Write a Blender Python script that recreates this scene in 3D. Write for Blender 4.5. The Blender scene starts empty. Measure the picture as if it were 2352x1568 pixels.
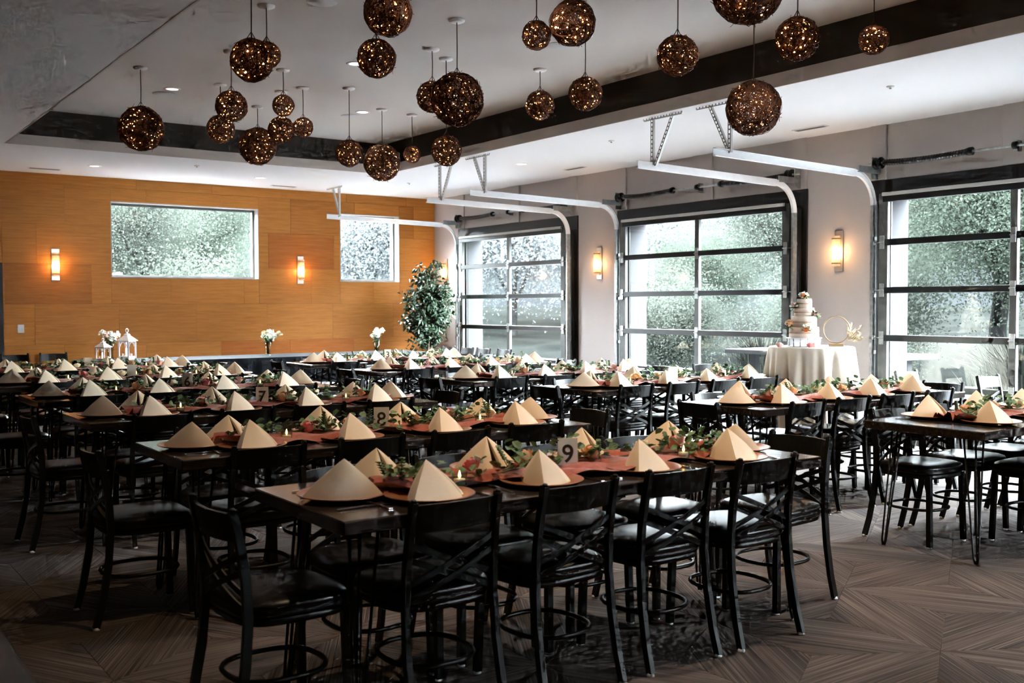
import bpy, bmesh, math, random
import numpy as np
from mathutils import Vector, Matrix, Euler

random.seed(11)
R = math.radians
PI = math.pi
SC = bpy.context.scene
COL = SC.collection

# ------------------------------------------------------------------ camera
CAM_H = 1.4512
F_PX, YAW, PITCH, ROLL = 2351.27, 0.61897, -0.034818, -0.0027724
cd = bpy.data.cameras.new('camera')
cd.sensor_width = 36.0
cd.sensor_fit = 'HORIZONTAL'
cd.lens = F_PX / 2352.0 * 36.0
cd.clip_start = 0.05
cd.clip_end = 600
cam = bpy.data.objects.new('camera', cd)
COL.objects.link(cam)
_f = Vector((math.sin(YAW) * math.cos(PITCH), math.cos(YAW) * math.cos(PITCH), math.sin(PITCH)))
_r = Vector((math.cos(YAW), -math.sin(YAW), 0))
_u = _r.cross(_f)
_r2 = _r * math.cos(ROLL) + _u * math.sin(ROLL)
_u2 = -_r * math.sin(ROLL) + _u * math.cos(ROLL)
M = Matrix((_r2, _u2, -_f)).transposed().to_4x4()
M.translation = (0, 0, CAM_H)
cam.matrix_world = M
cd.dof.use_dof = True
cd.dof.focus_distance = 7.5
cd.dof.aperture_fstop = 4.0
SC.camera = cam

# ------------------------------------------------------------------ world, exposure, sampling
wd = bpy.data.worlds.new('overcast_sky')
SC.world = wd
wd.use_nodes = True
_bg = wd.node_tree.nodes['Background']
_bg.inputs['Color'].default_value = (0.86, 0.94, 1.0, 1)
_bg.inputs['Strength'].default_value = 140.0
SC.view_settings.view_transform = 'Standard'
SC.view_settings.look = 'None'
SC.view_settings.exposure = 0.5
SC.view_settings.gamma = 1.0
SC.view_settings.use_curve_mapping = False
cy = SC.cycles
cy.use_denoising = True
cy.use_light_tree = False
cy.use_adaptive_sampling = True
cy.adaptive_threshold = 0.04
cy.adaptive_min_samples = 12
cy.max_bounces = 7
cy.diffuse_bounces = 4
cy.glossy_bounces = 2
cy.transmission_bounces = 4
cy.transparent_max_bounces = 8
cy.sample_clamp_indirect = 120.0
cy.caustics_reflective = False
cy.caustics_refractive = False
cy.blur_glossy = 0.6

# ------------------------------------------------------------------ materials
MATS = {}


def _nodes(name):
    m = bpy.data.materials.new(name)
    m.use_nodes = True
    nt = m.node_tree
    b = nt.nodes['Principled BSDF']
    return m, nt, b


def mat(name, col, rough=0.6, metal=0.0, spec=0.5, noise=None, bump=None, vary=0.0, emit=None, emit_s=0.0, sheen=0.0, coat=0.0):
    """noise=(scale, amount) value variation; bump=(scale, strength); vary = per-object brightness variation"""
    m, nt, b = _nodes(name)
    c = tuple(col) + (1,)
    b.inputs['Base Color'].default_value = c
    b.inputs['Roughness'].default_value = rough
    b.inputs['Metallic'].default_value = metal
    b.inputs['Specular IOR Level'].default_value = spec
    if sheen:
        b.inputs['Sheen Weight'].default_value = sheen
    if coat:
        b.inputs['Coat Weight'].default_value = coat
        b.inputs['Coat Roughness'].default_value = 0.12
    if emit is not None:
        b.inputs['Emission Color'].default_value = tuple(emit) + (1,)
        b.inputs['Emission Strength'].default_value = emit_s
    L = nt.links.new
    src = None
    if noise or vary:
        rgb = nt.nodes.new('ShaderNodeRGB')
        rgb.outputs[0].default_value = c
        src = rgb.outputs[0]
    if noise:
        tc = nt.nodes.new('ShaderNodeTexCoord')
        n = nt.nodes.new('ShaderNodeTexNoise')
        n.inputs['Scale'].default_value = noise[0]
        n.inputs['Detail'].default_value = 4
        L(tc.outputs['Object'], n.inputs['Vector'])
        mr = nt.nodes.new('ShaderNodeMapRange')
        mr.inputs['From Min'].default_value = 0.3
        mr.inputs['From Max'].default_value = 0.7
        mr.inputs['To Min'].default_value = 1 - noise[1]
        mr.inputs['To Max'].default_value = 1 + noise[1]
        L(n.outputs['Fac'], mr.inputs['Value'])
        hs = nt.nodes.new('ShaderNodeHueSaturation')
        L(src, hs.inputs['Color'])
        L(mr.outputs[0], hs.inputs['Value'])
        src = hs.outputs[0]
    if vary:
        oi = nt.nodes.new('ShaderNodeObjectInfo')
        mr = nt.nodes.new('ShaderNodeMapRange')
        mr.inputs['To Min'].default_value = 1 - vary
        mr.inputs['To Max'].default_value = 1 + vary
        L(oi.outputs['Random'], mr.inputs['Value'])
        hs = nt.nodes.new('ShaderNodeHueSaturation')
        L(src, hs.inputs['Color'])
        L(mr.outputs[0], hs.inputs['Value'])
        src = hs.outputs[0]
    if src is not None:
        L(src, b.inputs['Base Color'])
    if bump:
        tc = nt.nodes.new('ShaderNodeTexCoord')
        n = nt.nodes.new('ShaderNodeTexNoise')
        n.inputs['Scale'].default_value = bump[0]
        n.inputs['Detail'].default_value = 3
        L(tc.outputs['Object'], n.inputs['Vector'])
        bp = nt.nodes.new('ShaderNodeBump')
        bp.inputs['Strength'].default_value = bump[1]
        bp.inputs['Distance'].default_value = 0.01
        L(n.outputs['Fac'], bp.inputs['Height'])
        L(bp.outputs[0], b.inputs['Normal'])
    MATS[name] = m
    return m


def wood(name, c1, c2, rough, scale=(1.2, 18, 18), vary=0.1, axis_noise=3.0, coat=0.0, lift=0.0):
    m, nt, b = _nodes(name)
    L = nt.links.new
    tc = nt.nodes.new('ShaderNodeTexCoord')
    oi = nt.nodes.new('ShaderNodeObjectInfo')
    add = nt.nodes.new('ShaderNodeVectorMath')
    add.operation = 'ADD'
    sc = nt.nodes.new('ShaderNodeVectorMath')
    sc.operation = 'SCALE'
    sc.inputs['Scale'].default_value = 7.0
    cmb = nt.nodes.new('ShaderNodeCombineXYZ')
    L(oi.outputs['Random'], cmb.inputs[0]); L(oi.outputs['Random'], cmb.inputs[1]); L(oi.outputs['Random'], cmb.inputs[2])
    L(cmb.outputs[0], sc.inputs[0])
    L(tc.outputs['Object'], add.inputs[0]); L(sc.outputs[0], add.inputs[1])
    mp = nt.nodes.new('ShaderNodeMapping')
    mp.inputs['Scale'].default_value = scale
    L(add.outputs[0], mp.inputs['Vector'])
    n = nt.nodes.new('ShaderNodeTexNoise')
    n.inputs['Scale'].default_value = axis_noise
    n.inputs['Detail'].default_value = 6
    n.inputs['Roughness'].default_value = 0.65
    L(mp.outputs[0], n.inputs['Vector'])
    cr = nt.nodes.new('ShaderNodeValToRGB')
    cr.color_ramp.elements[0].position = 0.3
    cr.color_ramp.elements[0].color = tuple(c1) + (1,)
    cr.color_ramp.elements[1].position = 0.72
    cr.color_ramp.elements[1].color = tuple(c2) + (1,)
    L(n.outputs['Fac'], cr.inputs[0])
    mr = nt.nodes.new('ShaderNodeMapRange')
    mr.inputs['To Min'].default_value = 1 - vary
    mr.inputs['To Max'].default_value = 1 + vary
    L(oi.outputs['Random'], mr.inputs['Value'])
    hs = nt.nodes.new('ShaderNodeHueSaturation')
    L(cr.outputs[0], hs.inputs['Color']); L(mr.outputs[0], hs.inputs['Value'])
    L(hs.outputs[0], b.inputs['Base Color'])
    b.inputs['Roughness'].default_value = rough
    b.inputs['Specular IOR Level'].default_value = 0.5 if coat else 0.2
    if coat:
        b.inputs['Coat Weight'].default_value = coat
        b.inputs['Coat Roughness'].default_value = 0.1
    MATS[name] = m
    return m


def glass(name, tint=(0.97, 0.985, 0.985), refl=0.08, rough=0.02):
    m = bpy.data.materials.new(name)
    m.use_nodes = True
    nt = m.node_tree
    nt.nodes.remove(nt.nodes['Principled BSDF'])
    out = nt.nodes['Material Output']
    t = nt.nodes.new('ShaderNodeBsdfTransparent')
    t.inputs[0].default_value = tuple(tint) + (1,)
    g = nt.nodes.new('ShaderNodeBsdfGlossy')
    g.inputs['Roughness'].default_value = rough
    lw = nt.nodes.new('ShaderNodeLayerWeight')
    lw.inputs[0].default_value = 0.5
    L = nt.links.new
    pw = nt.nodes.new('ShaderNodeMath'); pw.operation = 'POWER'; pw.inputs[1].default_value = 5.0
    L(lw.outputs['Facing'], pw.inputs[0])
    fr = nt.nodes.new('ShaderNodeMath'); fr.operation = 'MULTIPLY_ADD'; fr.inputs[1].default_value = 0.9; fr.inputs[2].default_value = 0.04
    L(pw.outputs[0], fr.inputs[0])
    mx = nt.nodes.new('ShaderNodeMixShader')
    L(fr.outputs[0], mx.inputs[0]); L(t.outputs[0], mx.inputs[1]); L(g.outputs[0], mx.inputs[2])
    L(mx.outputs[0], out.inputs[0])
    MATS[name] = m
    return m


def emission(name, col, s, sampled=True):
    m = bpy.data.materials.new(name)
    m.use_nodes = True
    nt = m.node_tree
    nt.nodes.remove(nt.nodes['Principled BSDF'])
    e = nt.nodes.new('ShaderNodeEmission')
    e.inputs[0].default_value = tuple(col) + (1,)
    e.inputs[1].default_value = s
    nt.links.new(e.outputs[0], nt.nodes['Material Output'].inputs[0])
    if not sampled:
        m.cycles.emission_sampling = 'NONE'
    MATS[name] = m
    return m


def frosted(name, col):
    m = bpy.data.materials.new(name)
    m.use_nodes = True
    nt = m.node_tree
    nt.nodes.remove(nt.nodes['Principled BSDF'])
    out = nt.nodes['Material Output']
    t = nt.nodes.new('ShaderNodeBsdfTransparent')
    d = nt.nodes.new('ShaderNodeBsdfTranslucent')
    d.inputs[0].default_value = tuple(col) + (1,)
    g = nt.nodes.new('ShaderNodeBsdfDiffuse')
    g.inputs[0].default_value = tuple(col) + (1,)
    m1 = nt.nodes.new('ShaderNodeMixShader'); m1.inputs[0].default_value = 0.5
    m2 = nt.nodes.new('ShaderNodeMixShader'); m2.inputs[0].default_value = 0.72
    L = nt.links.new
    L(d.outputs[0], m1.inputs[1]); L(g.outputs[0], m1.inputs[2])
    L(t.outputs[0], m2.inputs[1]); L(m1.outputs[0], m2.inputs[2])
    L(m2.outputs[0], out.inputs[0])
    MATS[name] = m
    return m


def carpet(name):
    """striped loop pile: stripes run along the first UV axis"""
    m, nt, b = _nodes(name)
    L = nt.links.new
    uv = nt.nodes.new('ShaderNodeUVMap')
    oi = nt.nodes.new('ShaderNodeObjectInfo')
    cmb = nt.nodes.new('ShaderNodeCombineXYZ')
    mu = nt.nodes.new('ShaderNodeMath'); mu.operation = 'MULTIPLY'; mu.inputs[1].default_value = 31.0
    L(oi.outputs['Random'], mu.inputs[0])
    L(mu.outputs[0], cmb.inputs[0]); L(mu.outputs[0], cmb.inputs[1])
    add = nt.nodes.new('ShaderNodeVectorMath'); add.operation = 'ADD'
    L(uv.outputs[0], add.inputs[0]); L(cmb.outputs[0], add.inputs[1])
    def noise(scale, detail, mscale):
        mp = nt.nodes.new('ShaderNodeMapping')
        mp.inputs['Scale'].default_value = mscale
        L(add.outputs[0], mp.inputs['Vector'])
        n = nt.nodes.new('ShaderNodeTexNoise')
        n.noise_dimensions = '2D'
        n.inputs['Scale'].default_value = scale
        n.inputs['Detail'].default_value = detail
        L(mp.outputs[0], n.inputs['Vector'])
        return n.outputs['Fac']
    fine = noise(150, 2, (0.008, 1, 1))
    broad = noise(5, 2, (0.12, 1, 1))
    mx = nt.nodes.new('ShaderNodeMath'); mx.operation = 'MULTIPLY_ADD'
    mx.inputs[1].default_value = 0.72
    L(fine, mx.inputs[0])
    m3 = nt.nodes.new('ShaderNodeMath'); m3.operation = 'MULTIPLY'; m3.inputs[1].default_value = 0.28
    L(broad, m3.inputs[0]); L(m3.outputs[0], mx.inputs[2])
    cr = nt.nodes.new('ShaderNodeValToRGB')
    e = cr.color_ramp.elements
    e[0].position = 0.33; e[0].color = (0.017, 0.0135, 0.012, 1)
    e[1].position = 0.70; e[1].color = (0.205, 0.165, 0.142, 1)
    k = e.new(0.50); k.color = (0.074, 0.057, 0.049, 1)
    L(mx.outputs[0], cr.inputs[0])
    L(cr.outputs[0], b.inputs['Base Color'])
    b.inputs['Roughness'].default_value = 0.92
    b.inputs['Specular IOR Level'].default_value = 0.25
    b.inputs['Sheen Weight'].default_value = 0.05
    MATS[name] = m
    return m


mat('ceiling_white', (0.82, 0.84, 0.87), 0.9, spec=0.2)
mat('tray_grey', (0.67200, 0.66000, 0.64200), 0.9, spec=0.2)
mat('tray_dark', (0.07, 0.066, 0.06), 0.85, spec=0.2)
mat('fascia_beige', (0.6, 0.56, 0.53), 0.85, spec=0.2)
mat('wall_beige', (0.455, 0.42, 0.405), 0.85, spec=0.2)
mat('wall_shade', (0.30, 0.27, 0.25), 0.9)
mat('exterior_white', (0.042, 0.042, 0.0445), 0.8, spec=0.0)
mat('black_paint', (0.01, 0.0115, 0.012), 0.42, noise=(3, 0.2))
mat('black_metal', (0.006, 0.007, 0.0075), 0.40, spec=0.35)
mat('rail_black', (0.011, 0.013, 0.0135), 0.38, noise=(6, 0.2))
mat('galvanised', (0.40, 0.42, 0.42), 0.38, metal=0.8, noise=(25, 0.2))
mat('stile_grey', (0.085, 0.09, 0.088), 0.5, noise=(8, 0.2))
mat('track_white', (0.80, 0.81, 0.82), 0.45, noise=(8, 0.05))
mat('strut_grey', (0.46, 0.46, 0.44), 0.5, metal=0.5)
mat('spring_dark', (0.05, 0.052, 0.054), 0.35, metal=0.7)
mat('vinyl_black', (0.007, 0.008, 0.008), 0.34, spec=0.42)
mat('glide_white', (0.75, 0.78, 0.78), 0.4)
mat('sconce_metal', (0.55, 0.53, 0.50), 0.35, metal=0.85)
mat('sconce_band', (0.20, 0.15, 0.11), 0.4, metal=0.7)
mat('plastic_white', (0.80, 0.81, 0.82), 0.45)
mat('speaker_grey', (0.60, 0.63, 0.65), 0.7)
mat('vent_dark', (0.12, 0.12, 0.12), 0.7)
mat('vent_white', (0.70, 0.71, 0.72), 0.6)
mat('napkin_cream', (0.9, 0.755, 0.56), 0.85, spec=0.15, sheen=0.3, vary=0.04)
mat('charger_copper', (0.40, 0.165, 0.085), 0.34, metal=0.35, noise=(9, 0.15), vary=0.08)
mat('steel', (0.62, 0.60, 0.58), 0.18, metal=1.0)
mat('runner_gauze', (0.40, 0.115, 0.08), 0.95, spec=0.1, sheen=0.4, noise=(40, 0.2), vary=0.06)
mat('runner_pink', (0.58, 0.30, 0.30), 0.95, spec=0.1, sheen=0.4, noise=(40, 0.15))
mat('leaf_eucalyptus', (0.12750, 0.23250, 0.11250), 0.6, noise=(30, 0.5))
mat('leaf_ficus', (0.026, 0.062, 0.028), 0.5, noise=(20, 0.45))
mat('stem_green', (0.10, 0.12, 0.05), 0.7)
mat('bark_ficus', (0.36, 0.26, 0.19), 0.85, noise=(30, 0.3))
mat('rose_peach', (0.85, 0.50, 0.28), 0.7, spec=0.2)
mat('rose_pink', (0.82, 0.30, 0.30), 0.7, spec=0.2)
mat('rose_cream', (0.85, 0.74, 0.52), 0.7, spec=0.2)
mat('rose_blush', (0.86, 0.55, 0.50), 0.7, spec=0.2)
mat('flower_white', (0.86, 0.87, 0.82), 0.7, spec=0.2)
mat('flower_orange', (0.85, 0.26, 0.08), 0.7, spec=0.2)
mat('wax', (0.86, 0.80, 0.70), 0.5)
mat('card_paper', (0.74, 0.69, 0.6), 0.8)
mat('ink', (0.03, 0.028, 0.025), 0.6)
mat('cloth_white', (0.58, 0.53, 0.45), 0.85, sheen=0.3, spec=0.15)
mat('cloth_black', (0.010, 0.012, 0.015), 0.9, spec=0.15)
mat('cake_cream', (0.66, 0.56, 0.48), 0.75, noise=(14, 0.10))
mat('cake_sponge', (0.45, 0.24, 0.12), 0.9, noise=(30, 0.3))
mat('lantern_white', (0.84, 0.82, 0.84), 0.5)
mat('hoop_wood', (0.22, 0.14, 0.06), 0.6)
mat('pampas', (0.36, 0.29, 0.19), 0.95)
mat('pot_grey', (0.18, 0.17, 0.16), 0.7)
mat('vine_brown', (0.15, 0.06, 0.03), 0.65, noise=(25, 0.4))
mat('cord_brown', (0.07, 0.045, 0.035), 0.6)
mat('bark_outside', (0.0065, 0.0065, 0.0065), 0.95, spec=0.0, noise=(8, 0.35))
mat('leaf_outside', (0.0205, 0.0255, 0.02), 0.7, spec=0.0, noise=(0.8, 0.45), vary=0.12)
mat('leaf_outside_pale', (0.0235, 0.0272, 0.0228), 0.7, spec=0.0, noise=(0.8, 0.4), vary=0.12)
mat('leaf_hazed', (0.05, 0.055, 0.056), 0.8, spec=0.0, noise=(0.4, 0.25))  # distance haze put into the leaf colour as a paler tone
mat('grass_outside', (0.012, 0.013, 0.011), 0.85, spec=0.0, noise=(3, 0.3))
mat('patio', (0.095, 0.096, 0.1), 0.9, spec=0.0, noise=(1.5, 0.1))
mat('lawn', (0.0034, 0.0037, 0.0034), 0.95, spec=0.0, noise=(0.6, 0.3))
mat('hill_haze', (0.0042, 0.0046, 0.0048), 1.0, spec=0.0, noise=(0.03, 0.12))
mat('bench_white', (0.035, 0.035, 0.035), 0.7, spec=0.0)
mat('door_dark', (0.018, 0.018, 0.02), 0.5)
mat('substrate', (0.10, 0.055, 0.02), 0.9)
wood('veneer_light', (0.3885, 0.1447, 0.0237), (0.5550, 0.2255, 0.0444), 0.5, scale=(0.9, 14, 14), vary=0.09)
wood('veneer_mid', (0.3330, 0.1149, 0.0178), (0.4902, 0.1872, 0.0340), 0.5, scale=(0.9, 14, 14), vary=0.08)
wood('veneer_red', (0.3422, 0.0979, 0.0148), (0.4625, 0.1532, 0.0252), 0.5, scale=(0.9, 14, 14), vary=0.06)
wood('table_wood', (0.016, 0.012, 0.010), (0.050, 0.036, 0.030), 0.24, scale=(1.0, 16, 16), vary=0.12, coat=0.5)
glass('pane_glass')
glass('vase_glass', (0.86, 0.90, 0.84), rough=0.03)
glass('clear_acrylic', (0.90, 0.93, 0.93), rough=0.03)
emission('downlight', (1.0, 0.90, 0.82), 7.0, sampled=False)
emission('downlight_pink', (1.0, 0.55, 0.45), 4.0, sampled=False)
emission('fairy_amber', (1.0, 0.36, 0.10), 9.0, sampled=False)
emission('fairy_warm', (1.0, 0.55, 0.24), 13.0, sampled=False)
emission('sconce_bulb', (1.0, 0.66, 0.34), 14.0, sampled=False)
emission('flame', (1.0, 0.50, 0.16), 12.0, sampled=False)
emission('lantern_candle', (1.0, 0.62, 0.42), 2.2, sampled=False)
frosted('frost_white', (0.72, 0.74, 0.76))
frosted('sconce_glass', (0.62, 0.52, 0.42))
carpet('carpet_stripe')
for _n in ('leaf_outside', 'leaf_outside_pale', 'leaf_hazed'):      # leaves let part of the light through
    _m = MATS[_n]
    _nt = _m.node_tree
    _b = _nt.nodes['Principled BSDF']
    _t = _nt.nodes.new('ShaderNodeBsdfTranslucent')
    _src = _b.inputs['Base Color'].links[0].from_socket
    _nt.links.new(_src, _t.inputs[0])
    _x = _nt.nodes.new('ShaderNodeMixShader')
    _x.inputs[0].default_value = 0.5
    _nt.links.new(_b.outputs[0], _x.inputs[1]); _nt.links.new(_t.outputs[0], _x.inputs[2])
    _nt.links.new(_x.outputs[0], _nt.nodes['Material Output'].inputs[0])

# ------------------------------------------------------------------ mesh helpers


class MB:
    def __init__(self):
        self.v, self.f, self.uv, self.sm = [], [], {}, []

    def add(self, vs, fs, smooth=False):
        o = len(self.v)
        self.v.extend([tuple(x) for x in vs])
        for f in fs:
            self.f.append(tuple(i + o for i in f))
            self.sm.append(smooth)
        return o

    def box(self, c, s, rot=None, taper=None):
        x, y, z = s[0] / 2, s[1] / 2, s[2] / 2
        vs = [Vector((sx * x, sy * y, sz * z)) for sz in (-1, 1) for sy in (-1, 1) for sx in (-1, 1)]
        if taper:
            for q in vs[4:]:
                q.x *= taper[0]; q.y *= taper[1]
        if rot is not None:
            vs = [rot @ q for q in vs]
        vs = [q + Vector(c) for q in vs]
        self.add(vs, [(0, 2, 3, 1), (4, 5, 7, 6), (0, 1, 5, 4), (2, 6, 7, 3), (0, 4, 6, 2), (1, 3, 7, 5)])
        return self

    def span(self, a, b):
        a, b = Vector(a), Vector(b)
        return self.box((a + b) / 2, (abs(b.x - a.x), abs(b.y - a.y), abs(b.z - a.z)))

    def bbox(self, a, b, bev=0.004):
        """box with chamfered edges all round"""
        a, b = Vector(a), Vector(b)
        c, h = (a + b) / 2, (b - a) / 2
        bev = min(bev, min(abs(h.x), abs(h.y), abs(h.z)) * 0.9)
        bm = bmesh.new()
        bmesh.ops.create_cube(bm, size=1, matrix=Matrix.Translation(c) @ Matrix.Diagonal((2 * abs(h.x), 2 * abs(h.y), 2 * abs(h.z), 1)))
        bmesh.ops.bevel(bm, geom=list(bm.edges), offset=bev, segments=1, affect='EDGES')
        bm.verts.index_update()
        self.add([q.co.copy() for q in bm.verts], [[q.index for q in f.verts] for f in bm.faces])
        bm.free()
        return self

    def bar(self, a, b, w, t, up=(0, 0, 1)):
        """rectangular bar from a to b"""
        a, b = Vector(a), Vector(b)
        return self.sweep([a, b], w, t, up)

    def sweep(self, pts, w, t, up=(0, 0, 1), widths=None):
        """rectangular section (w across, t along the 'up' side) swept along a polyline"""
        pts = [Vector(q) for q in pts]
        n = len(pts)
        vs = []
        for i, q in enumerate(pts):
            d = (pts[min(i + 1, n - 1)] - pts[max(i - 1, 0)]).normalized()
            u = Vector(up)
            s = d.cross(u)
            if s.length < 1e-5:
                s = d.cross(Vector((1, 0, 0)))
            s.normalize()
            u2 = s.cross(d).normalized()
            ww = (widths[i] if widths else w) / 2
            for a, b in ((-1, -1), (1, -1), (1, 1), (-1, 1)):
                vs.append(q + s * a * ww + u2 * b * t / 2)
        fs = []
        for i in range(n - 1):
            for k in range(4):
                a, b = i * 4 + k, i * 4 + (k + 1) % 4
                fs.append((a, b, b + 4, a + 4))
        fs.append((3, 2, 1, 0))
        e = (n - 1) * 4
        fs.append((e, e + 1, e + 2, e + 3))
        self.add(vs, fs)
        return self

    def tube(self, pts, r, n=8, closed=False, radii=None, smooth=True):
        pts = [Vector(q) for q in pts]
        m = len(pts)
        vs, fs = [], []
        prev = None
        for i, q in enumerate(pts):
            if closed:
                d = pts[(i + 1) % m] - pts[i - 1]
            else:
                d = pts[min(i + 1, m - 1)] - pts[max(i - 1, 0)]
            if d.length < 1e-9:
                d = Vector((0, 0, 1))
            d.normalize()
            if prev is None:
                ref = Vector((0, 0, 1)) if abs(d.z) < 0.9 else Vector((1, 0, 0))
                s = d.cross(ref).normalized()
            else:
                s = prev - d * prev.dot(d)
                if s.length < 1e-6:
                    s = d.orthogonal()
                s.normalize()
            prev = s
            u = d.cross(s)
            rr = radii[i] if radii else r
            for k in range(n):
                a = 2 * PI * k / n
                vs.append(q + (s * math.cos(a) + u * math.sin(a)) * rr)
        segs = m if closed else m - 1
        for i in range(segs):
            j = (i + 1) % m
            for k in range(n):
                k2 = (k + 1) % n
                fs.append((i * n + k, i * n + k2, j * n + k2, j * n + k))
        o = self.add(vs, fs, smooth)
        if not closed:
            self.f.append(tuple(o + k for k in reversed(range(n)))); self.sm.append(False)
            self.f.append(tuple(o + (m - 1) * n + k for k in range(n))); self.sm.append(False)
        return self

    def lathe(self, prof, n=24, c=(0, 0, 0), cap=True, smooth=True, axis='Z'):
        """prof: (radius, height) pairs"""
        c = Vector(c)
        vs, fs = [], []
        for r, h in prof:
            for k in range(n):
                a = 2 * PI * k / n
                x, y = r * math.cos(a), r * math.sin(a)
                q = Vector((x, y, h)) if axis == 'Z' else (Vector((h, x, y)) if axis == 'X' else Vector((x, h, y)))
                vs.append(c + q)
        m = len(prof)
        for i in range(m - 1):
            for k in range(n):
                k2 = (k + 1) % n
                fs.append((i * n + k, i * n + k2, (i + 1) * n + k2, (i + 1) * n + k))
        o = self.add(vs, fs, smooth)
        if cap:
            if prof[0][0] > 1e-5:
                self.f.append(tuple(o + k for k in reversed(range(n)))); self.sm.append(False)
            if prof[-1][0] > 1e-5:
                self.f.append(tuple(o + (m - 1) * n + k for k in range(n))); self.sm.append(False)
        return self

    def ball(self, c, r, n=10, m=6, sq=(1, 1, 1)):
        c = Vector(c)
        vs, fs = [c + Vector((0, 0, -r * sq[2]))], []
        for i in range(1, m):
            t = PI * i / m - PI / 2
            for k in range(n):
                a = 2 * PI * k / n
                vs.append(c + Vector((r * sq[0] * math.cos(t) * math.cos(a), r * sq[1] * math.cos(t) * math.sin(a), r * sq[2] * math.sin(t))))
        vs.append(c + Vector((0, 0, r * sq[2])))
        for k in range(n):
            fs.append((0, 1 + (k + 1) % n, 1 + k))
            fs.append((len(vs) - 1, 1 + (m - 2) * n + k, 1 + (m - 2) * n + (k + 1) % n))
        for i in range(m - 2):
            for k in range(n):
                a, b = 1 + i * n + k, 1 + i * n + (k + 1) % n
                fs.append((a, b, b + n, a + n))
        self.add(vs, fs, True)
        return self

    def disc_leaf(self, c, d, nrm, ln, w, fold=0.15):
        """a pointed leaf: base c, direction d"""
        c, d, nrm = Vector(c), Vector(d).normalized(), Vector(nrm)
        s = d.cross(nrm)
        if s.length < 1e-4:
            s = d.orthogonal()
        s.normalize()
        nn = s.cross(d)
        pts = [c, c + d * ln * .35 + s * w * .5 + nn * w * fold, c + d * ln * .75 + s * w * .38 + nn * w * fold, c + d * ln,
               c + d * ln * .75 - s * w * .38 + nn * w * fold, c + d * ln * .35 - s * w * .5 + nn * w * fold, c + d * ln * .5]
        self.add(pts, [(0, 1, 6), (1, 2, 6), (2, 3, 6), (3, 4, 6), (4, 5, 6), (5, 0, 6)])
        return self

    def quad_leaf(self, c, d, s, ln, w):
        c, d, s = Vector(c), Vector(d), Vector(s)
        self.add([c, c + d * ln * .45 + s * w * .5, c + d * ln, c + d * ln * .45 - s * w * .5], [(0, 1, 2, 3)])
        return self

    def mesh(self, name, m=None, smooth=None):
        me = bpy.data.meshes.new(name)
        me.from_pydata([tuple(q) for q in self.v], [], self.f)
        sm = self.sm if smooth is None else [smooth] * len(self.f)
        me.polygons.foreach_set('use_smooth', sm)
        if m:
            me.materials.append(MATS[m])
        me.update()
        return me

    def build(self, name, m, parent=None, loc=None, smooth=None):
        return obj(name, self.mesh(name, m, smooth), parent, loc)


def obj(name, data, parent=None, loc=None, rz=0):
    o = bpy.data.objects.new(name, data)
    COL.objects.link(o)
    if parent is not None:
        o.parent = parent
    if loc is not None:
        o.location = loc
    if rz:
        o.rotation_euler.z = rz
    return o


def tag(o, label=None, cat=None, group=None, kind=None):
    if label: o['label'] = label
    if cat: o['category'] = cat
    if group: o['group'] = group
    if kind: o['kind'] = kind
    return o


def thing(name, loc, label, cat, group=None, rz=0):
    o = bpy.data.objects.new(name, None)
    COL.objects.link(o)
    o.location = loc
    o.rotation_euler.z = rz
    o.empty_display_size = 0.1
    return tag(o, label, cat, group)


KIDS = {}


def kids(o):
    if o.name not in KIDS:
        KIDS[o.name] = list(o.children)
    return KIDS[o.name]


def copy_tree(o, parent=None):
    c = o.copy()
    COL.objects.link(c)
    c.parent = parent
    if c.data is not None and c.type == 'LIGHT':
        pass
    for ch in kids(o):
        copy_tree(ch, c)
    return c


def struct(o):
    o['kind'] = 'structure'
    return o


ORD = ['first', 'second', 'third', 'fourth', 'fifth', 'sixth', 'seventh', 'eighth', 'ninth', 'tenth']

# ------------------------------------------------------------------ room dimensions
XR, YF, HC = 9.521, 15.745, 3.348          # right wall, far wall, low ceiling
XL, YB = -2.2, -2.6                        # walls out of view
TX0, TX1, TY0, TY1, HT = 2.133, 7.108, -0.6, 13.108, 3.77   # ceiling tray
FAS = 0.118
WT = 0.30
DOORS = [13.30, 9.18, 5.10]
OPH, OPZ0, OPZ1 = 1.40, 0.06, 2.60          # door opening half width, bottom, top
WINS = [(3.965, 6.238, 1.883, 3.008), (7.667, 8.803, 1.866, 3.012)]

# ---- floor: rhombic carpet pieces with stripes along their long diagonal
floor = MB().span((XL - WT, YB - WT, -0.25), (XR + WT, YF + WT, -0.006)).build('floor', 'wall_shade')
struct(floor)
ED = 0.56


def rhomb_mesh():
    s = ED - 0.001
    hx, hy = s * math.cos(R(30)), s * math.sin(R(30))
    mb = MB()
    t, b, i = 0.0, -0.006, 0.0012
    k = 1 - i / hy
    vs = [(hx, 0, b), (0, hy, b), (-hx, 0, b), (0, -hy, b), (hx, 0, t - .002), (0, hy, t - .002), (-hx, 0, t - .002), (0, -hy, t - .002),
          (hx * k, 0, t), (0, hy * k, t), (-hx * k, 0, t), (0, -hy * k, t)]
    mb.add(vs, [(8, 9, 10, 11), (4, 5, 9, 8), (5, 6, 10, 9), (6, 7, 11, 10), (7, 4, 8, 11), (0, 1, 5, 4), (1, 2, 6, 5), (2, 3, 7, 6), (3, 0, 4, 7)])
    return mb


RH = rhomb_mesh()


def add_uv(me, coords):
    uvl = me.uv_layers.new(name='UVMap')
    arr = np.zeros(len(me.loops) * 2)
    li = np.zeros(len(me.loops), dtype=int)
    me.loops.foreach_get('vertex_index', li)
    arr[0::2] = coords[li, 0]
    arr[1::2] = coords[li, 1]
    uvl.data.foreach_set('uv', arr)


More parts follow.
